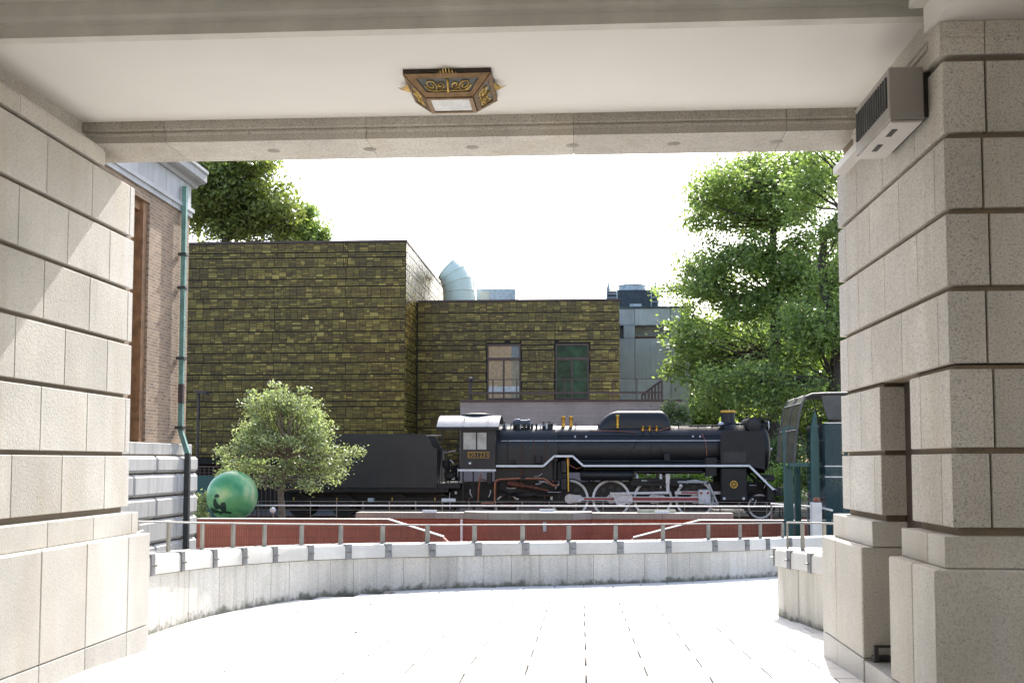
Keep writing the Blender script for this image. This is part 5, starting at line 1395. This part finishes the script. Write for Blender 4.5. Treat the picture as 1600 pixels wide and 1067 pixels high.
def tree(name, label, base, trunk, r0, r1, blobs, nleaf, size, leafm, bark, seed, group=None, spread=.34, twig_r=.03, cat="tree"):
    g = random.Random(seed); gn = np.random.default_rng(seed)
    t = tag(empty(name, base), label, cat, group)
    mb = MB(); T = [Vector(p) for p in trunk]
    mb.tube(T, r0, 9, r1)
    tot = sum(b[1]**2 for b in blobs); cs = []
    for c, rad in blobs:
        c = Vector(c)
        # limb from the trunk, leaving below the clump
        cand = [q for q in T if q.z < c.z+.2] or [T[0]]
        q = min(cand, key=lambda w_: (w_-c).length + .45*abs(w_.z-(c.z-1.0*rad)))
        m1 = q.lerp(c,.45)+Vector((g.uniform(-.15,.15),g.uniform(-.15,.15),g.uniform(-.12,.05)))*(c-q).length*.6
        L_ = (c-q).length
        mb.tube([q, q.lerp(m1,.5)+Vector((0,0,.03*L_)), m1, m1.lerp(c,.6), c], min(r1*.9, twig_r+.017*L_), 5, twig_r*.45)
        nsub = max(5, int(9*rad**.5+4)); subs = []
        for _ in range(nsub):
            v = Vector((g.gauss(0,1),g.gauss(0,1),g.gauss(0,1))).normalized()*rad*g.uniform(.35,1.0)
            v.z *= .62; s_ = c+v; subs.append(s_)
            mb.tube([c.lerp(s_,.1), c.lerp(s_,.55)+Vector((0,0,.05*rad)), s_], twig_r*.5, 4, twig_r*.15)
        nl = int(nleaf*rad**2/tot)
        sel = gn.integers(0, nsub, nl); sp = np.array([tuple(s_) for s_ in subs])[sel]
        cs.append(sp + gn.normal(size=(nl,3))*np.array([1,1,.55])*rad*spread)
    mb.build("trunk", bark, t)
    link("crown", leaves_mesh("crown", np.concatenate(cs), size, leafm, seed=seed), t)
    return t
def blobs_in(px_ellipses, Y, seed, depth=3.0):
    g = random.Random(seed); out = []
    for cx_, cy_, rx_, ry_, n, rad in px_ellipses:
        for _ in range(n):
            a = g.uniform(0,2*math.pi); k = math.sqrt(g.random())
            dy = g.uniform(-depth,depth)*(1-.5*k)
            q = at(cx_+rx_*k*math.cos(a), cy_+ry_*k*math.sin(a), Y)
            out.append(((q.x, Y+dy, q.z), rad*g.uniform(.7,1.25)))
    return out
def trunk_px(pts, Y): return [tuple(at(x,y,Y)) for x,y in pts]
# little tree before the tender
Yt = 35.2
tk = trunk_px([(441,812),(440,790),(438,768),(441,752),(446,735),(447,715)], Yt); tk[0] = (tk[0][0],Yt,TZ-.05)
bl = blobs_in([(448,700,70,44,28,.36),(445,645,60,30,10,.3),(432,652,50,40,17,.32),(440,620,22,18,5,.22),(505,725,42,20,10,.30),(378,708,28,30,9,.28),(540,712,20,8,3,.2),(478,636,22,22,5,.22),(398,640,16,20,4,.22),(362,722,14,22,5,.2),(552,708,12,8,3,.16),(400,745,50,14,7,.26),(500,750,40,10,5,.24),(436,606,8,8,2,.14),(395,612,6,10,2,.13),(475,612,8,10,3,.14)], Yt, 3, .9)
tree("small_tree", "small leafy tree with pale trunk in front of the tender", (tk[0][0],Yt,TZ), tk, .125, .05, bl, 23000, .088, MAT['leaf_olive'], MAT['bark_light'], 5, None, .5, .018)
# big trees at right
Yr1 = 56
tk = trunk_px([(1208,730),(1208,640),(1211,560),(1212,470),(1207,400),(1209,350),(1205,300),(1212,255)], Yr1); tk[0] = (tk[0][0],Yr1,TZ)
bl = blobs_in([(1180,300,100,55,26,1.15),(1125,330,50,40,9,.95),(1240,275,75,45,14,1.1),(1150,385,70,22,6,.8),(1150,440,110,45,26,1.15),(1085,452,45,28,9,.85),(1130,520,70,40,14,1.05),(1085,540,35,50,8,.8),(1065,575,28,22,5,.6),(1110,600,35,40,7,.8),(1280,420,50,60,14,1.1)], Yr1, 21, 3.4)
tree("broadleaf_tree", "tall broadleaf tree with bare forking trunk overhanging the concrete building", (tk[0][0],Yr1,TZ), tk, .36, .09, bl, 47000, .22, MAT['leaf_big'], MAT['bark'], 8, "trees at the right", .36)
Yr2 = 50
tk = trunk_px([(1305,730),(1304,600),(1312,510),(1302,490),(1288,455),(1284,410),(1290,360),(1315,330),(1345,310)], Yr2); tk[0] = (tk[0][0],Yr2,TZ)
bl = blobs_in([(1300,330,60,70,14,1.0),(1310,240,60,30,8,.9),(1270,520,55,60,18,1.0),(1235,590,70,50,16,1.0),(1150,600,60,40,10,.9),(1340,450,50,110,14,1.1)], Yr2, 33, 2.5)
tree("broadleaf_tree", "dark crooked broadleaf tree standing just beyond the right porch pier", (tk[0][0],Yr2,TZ), tk, .30, .10, bl, 25000, .19, MAT['leaf_big'], MAT['bark'], 9, "trees at the right", .36)
for i, (x, Yq, yt_, lab, sd_) in enumerate(((1120,72,520,"shaded tree filling the gap behind the chimney",41),(1195,78,470,"shaded tree behind the tall forking tree",42),(1270,70,540,"shaded tree behind the canopy shelter",43),(1335,80,430,"shaded tree far behind the glass lift",44))):
    tk = trunk_px([(x,740),(x+3,660),(x-2,600),(x+2,yt_+20)], Yq); tk[0] = (tk[0][0],Yq,TZ)
    bl = blobs_in([(x,(yt_+690)/2,58,(690-yt_)/2+10,30,1.5)], Yq, sd_, 3)
    tree("background_tree", lab, (tk[0][0],Yq,TZ), tk, .28, .1, bl, 17000, .36, MAT['leaf_back'], MAT['bark'], sd_, "trees at the right", .38)
# left tree behind the tiled building
Yl = 90
tk = trunk_px([(352,640),(352,420),(352,370),(350,340),(356,300)], Yl); tk[0] = (tk[0][0],Yl,TZ)
bl = blobs_in([(365,305,85,55,34,1.7),(320,290,60,60,20,1.7),(425,342,42,32,11,1.3),(385,265,50,25,10,1.4)], Yl, 55, 4)
tree("broadleaf_tree", "round crowned tree rising behind the tiled building", (tk[0][0],Yl,TZ), tk, .45, .2, bl, 30000, .38, MAT['leaf_left'], MAT['bark'], 14, None, .36, .06)
Yl = 96
tk = trunk_px([(475,640),(475,420),(474,372)], Yl); tk[0] = (tk[0][0],Yl,TZ)
bl = blobs_in([(472,365,32,18,12,1.2),(485,350,14,18,4,.9)], Yl, 56, 3)
tree("broadleaf_tree", "lower light green treetop at the tiled roof edge", (tk[0][0],Yl,TZ), tk, .3, .12, bl, 8000, .34, MAT['leaf_big'], MAT['bark'], 15, None, .36, .05)
# shrubs
def shrub(name, label, ell, Y, nleaf, size, m, seed, depth=.6, zb=None):
    cx_, cy_, rx_, ry_, n, rad = ell
    b = at(cx_, cy_+ry_, Y); z0 = TZ if zb is None else zb
    tk = [(b.x,Y,z0-.02),(b.x,Y,(z0+at(cx_,cy_,Y).z)/2),tuple(at(cx_,cy_,Y))]
    return tree(name, label, (b.x,Y,z0), tk, .03, .015, blobs_in([ell], Y, seed, depth), nleaf, size, m, MAT['bark'], seed, None, .4, .012, "shrub")
shrub("shrub", "loose yellow green shrub beside the brick building base", (312,800,14,32,12,.28), 33.6, 2200, .09, MAT['leaf_olive'], 61)
shrub("shrub", "sunlit pale hedge behind the engine front", (1222,712,26,34,26,.55), 48, 9000, .13, MAT['leaf_hedge'], 62, 1.2)
shrub("shrub", "sunlit pale hedge under the canopy shelter", (1268,742,24,16,18,.5), 46, 6000, .13, MAT['leaf_hedge'], 63, 1.2)
shrub("sapling", "slender pale sapling growing on the terrace behind the dome", (1046,642,9,32,10,.3), 47.0, 1500, .12, MAT['leaf_hedge'], 64, .4)
shrub("sapling", "short pale sapling at the terrace wall end", (1070,648,6,16,6,.26), 47.2, 700, .12, MAT['leaf_hedge'], 65, .3)

for i, (x0, lab) in enumerate(((1075,"low hedge shrub behind the driving wheels"),(1125,"low hedge shrub behind the cylinder"),(1172,"low hedge shrub behind the pilot wheel"),(1218,"low hedge shrub behind the coupler"),(1020,"low hedge shrub behind the middle wheels"))):
    shrub("shrub", lab, (x0,757,26,30,16,.5), 45.5, 5200, .12, MAT['leaf_back'], 70+i, .7)

for i, (X, Yq, lab) in enumerate(((15,58,"leafy tree hidden beyond the right porch pier"),(22,66,"second leafy tree further beyond the right porch pier"))):
    g = random.Random(90+i)
    bl = [((X+g.gauss(0,2.6), Yq+g.gauss(0,1.6), g.uniform(2.5,11)), g.uniform(1.2,1.8)) for _ in range(24)]
    tree("background_tree", lab, (X,Yq,TZ), [(X,Yq,TZ),(X+.1,Yq,4),(X,Yq,8)], .3, .1, bl, 12000, .34, MAT['leaf_back'], MAT['bark'], 90+i, "trees at the right", .38)
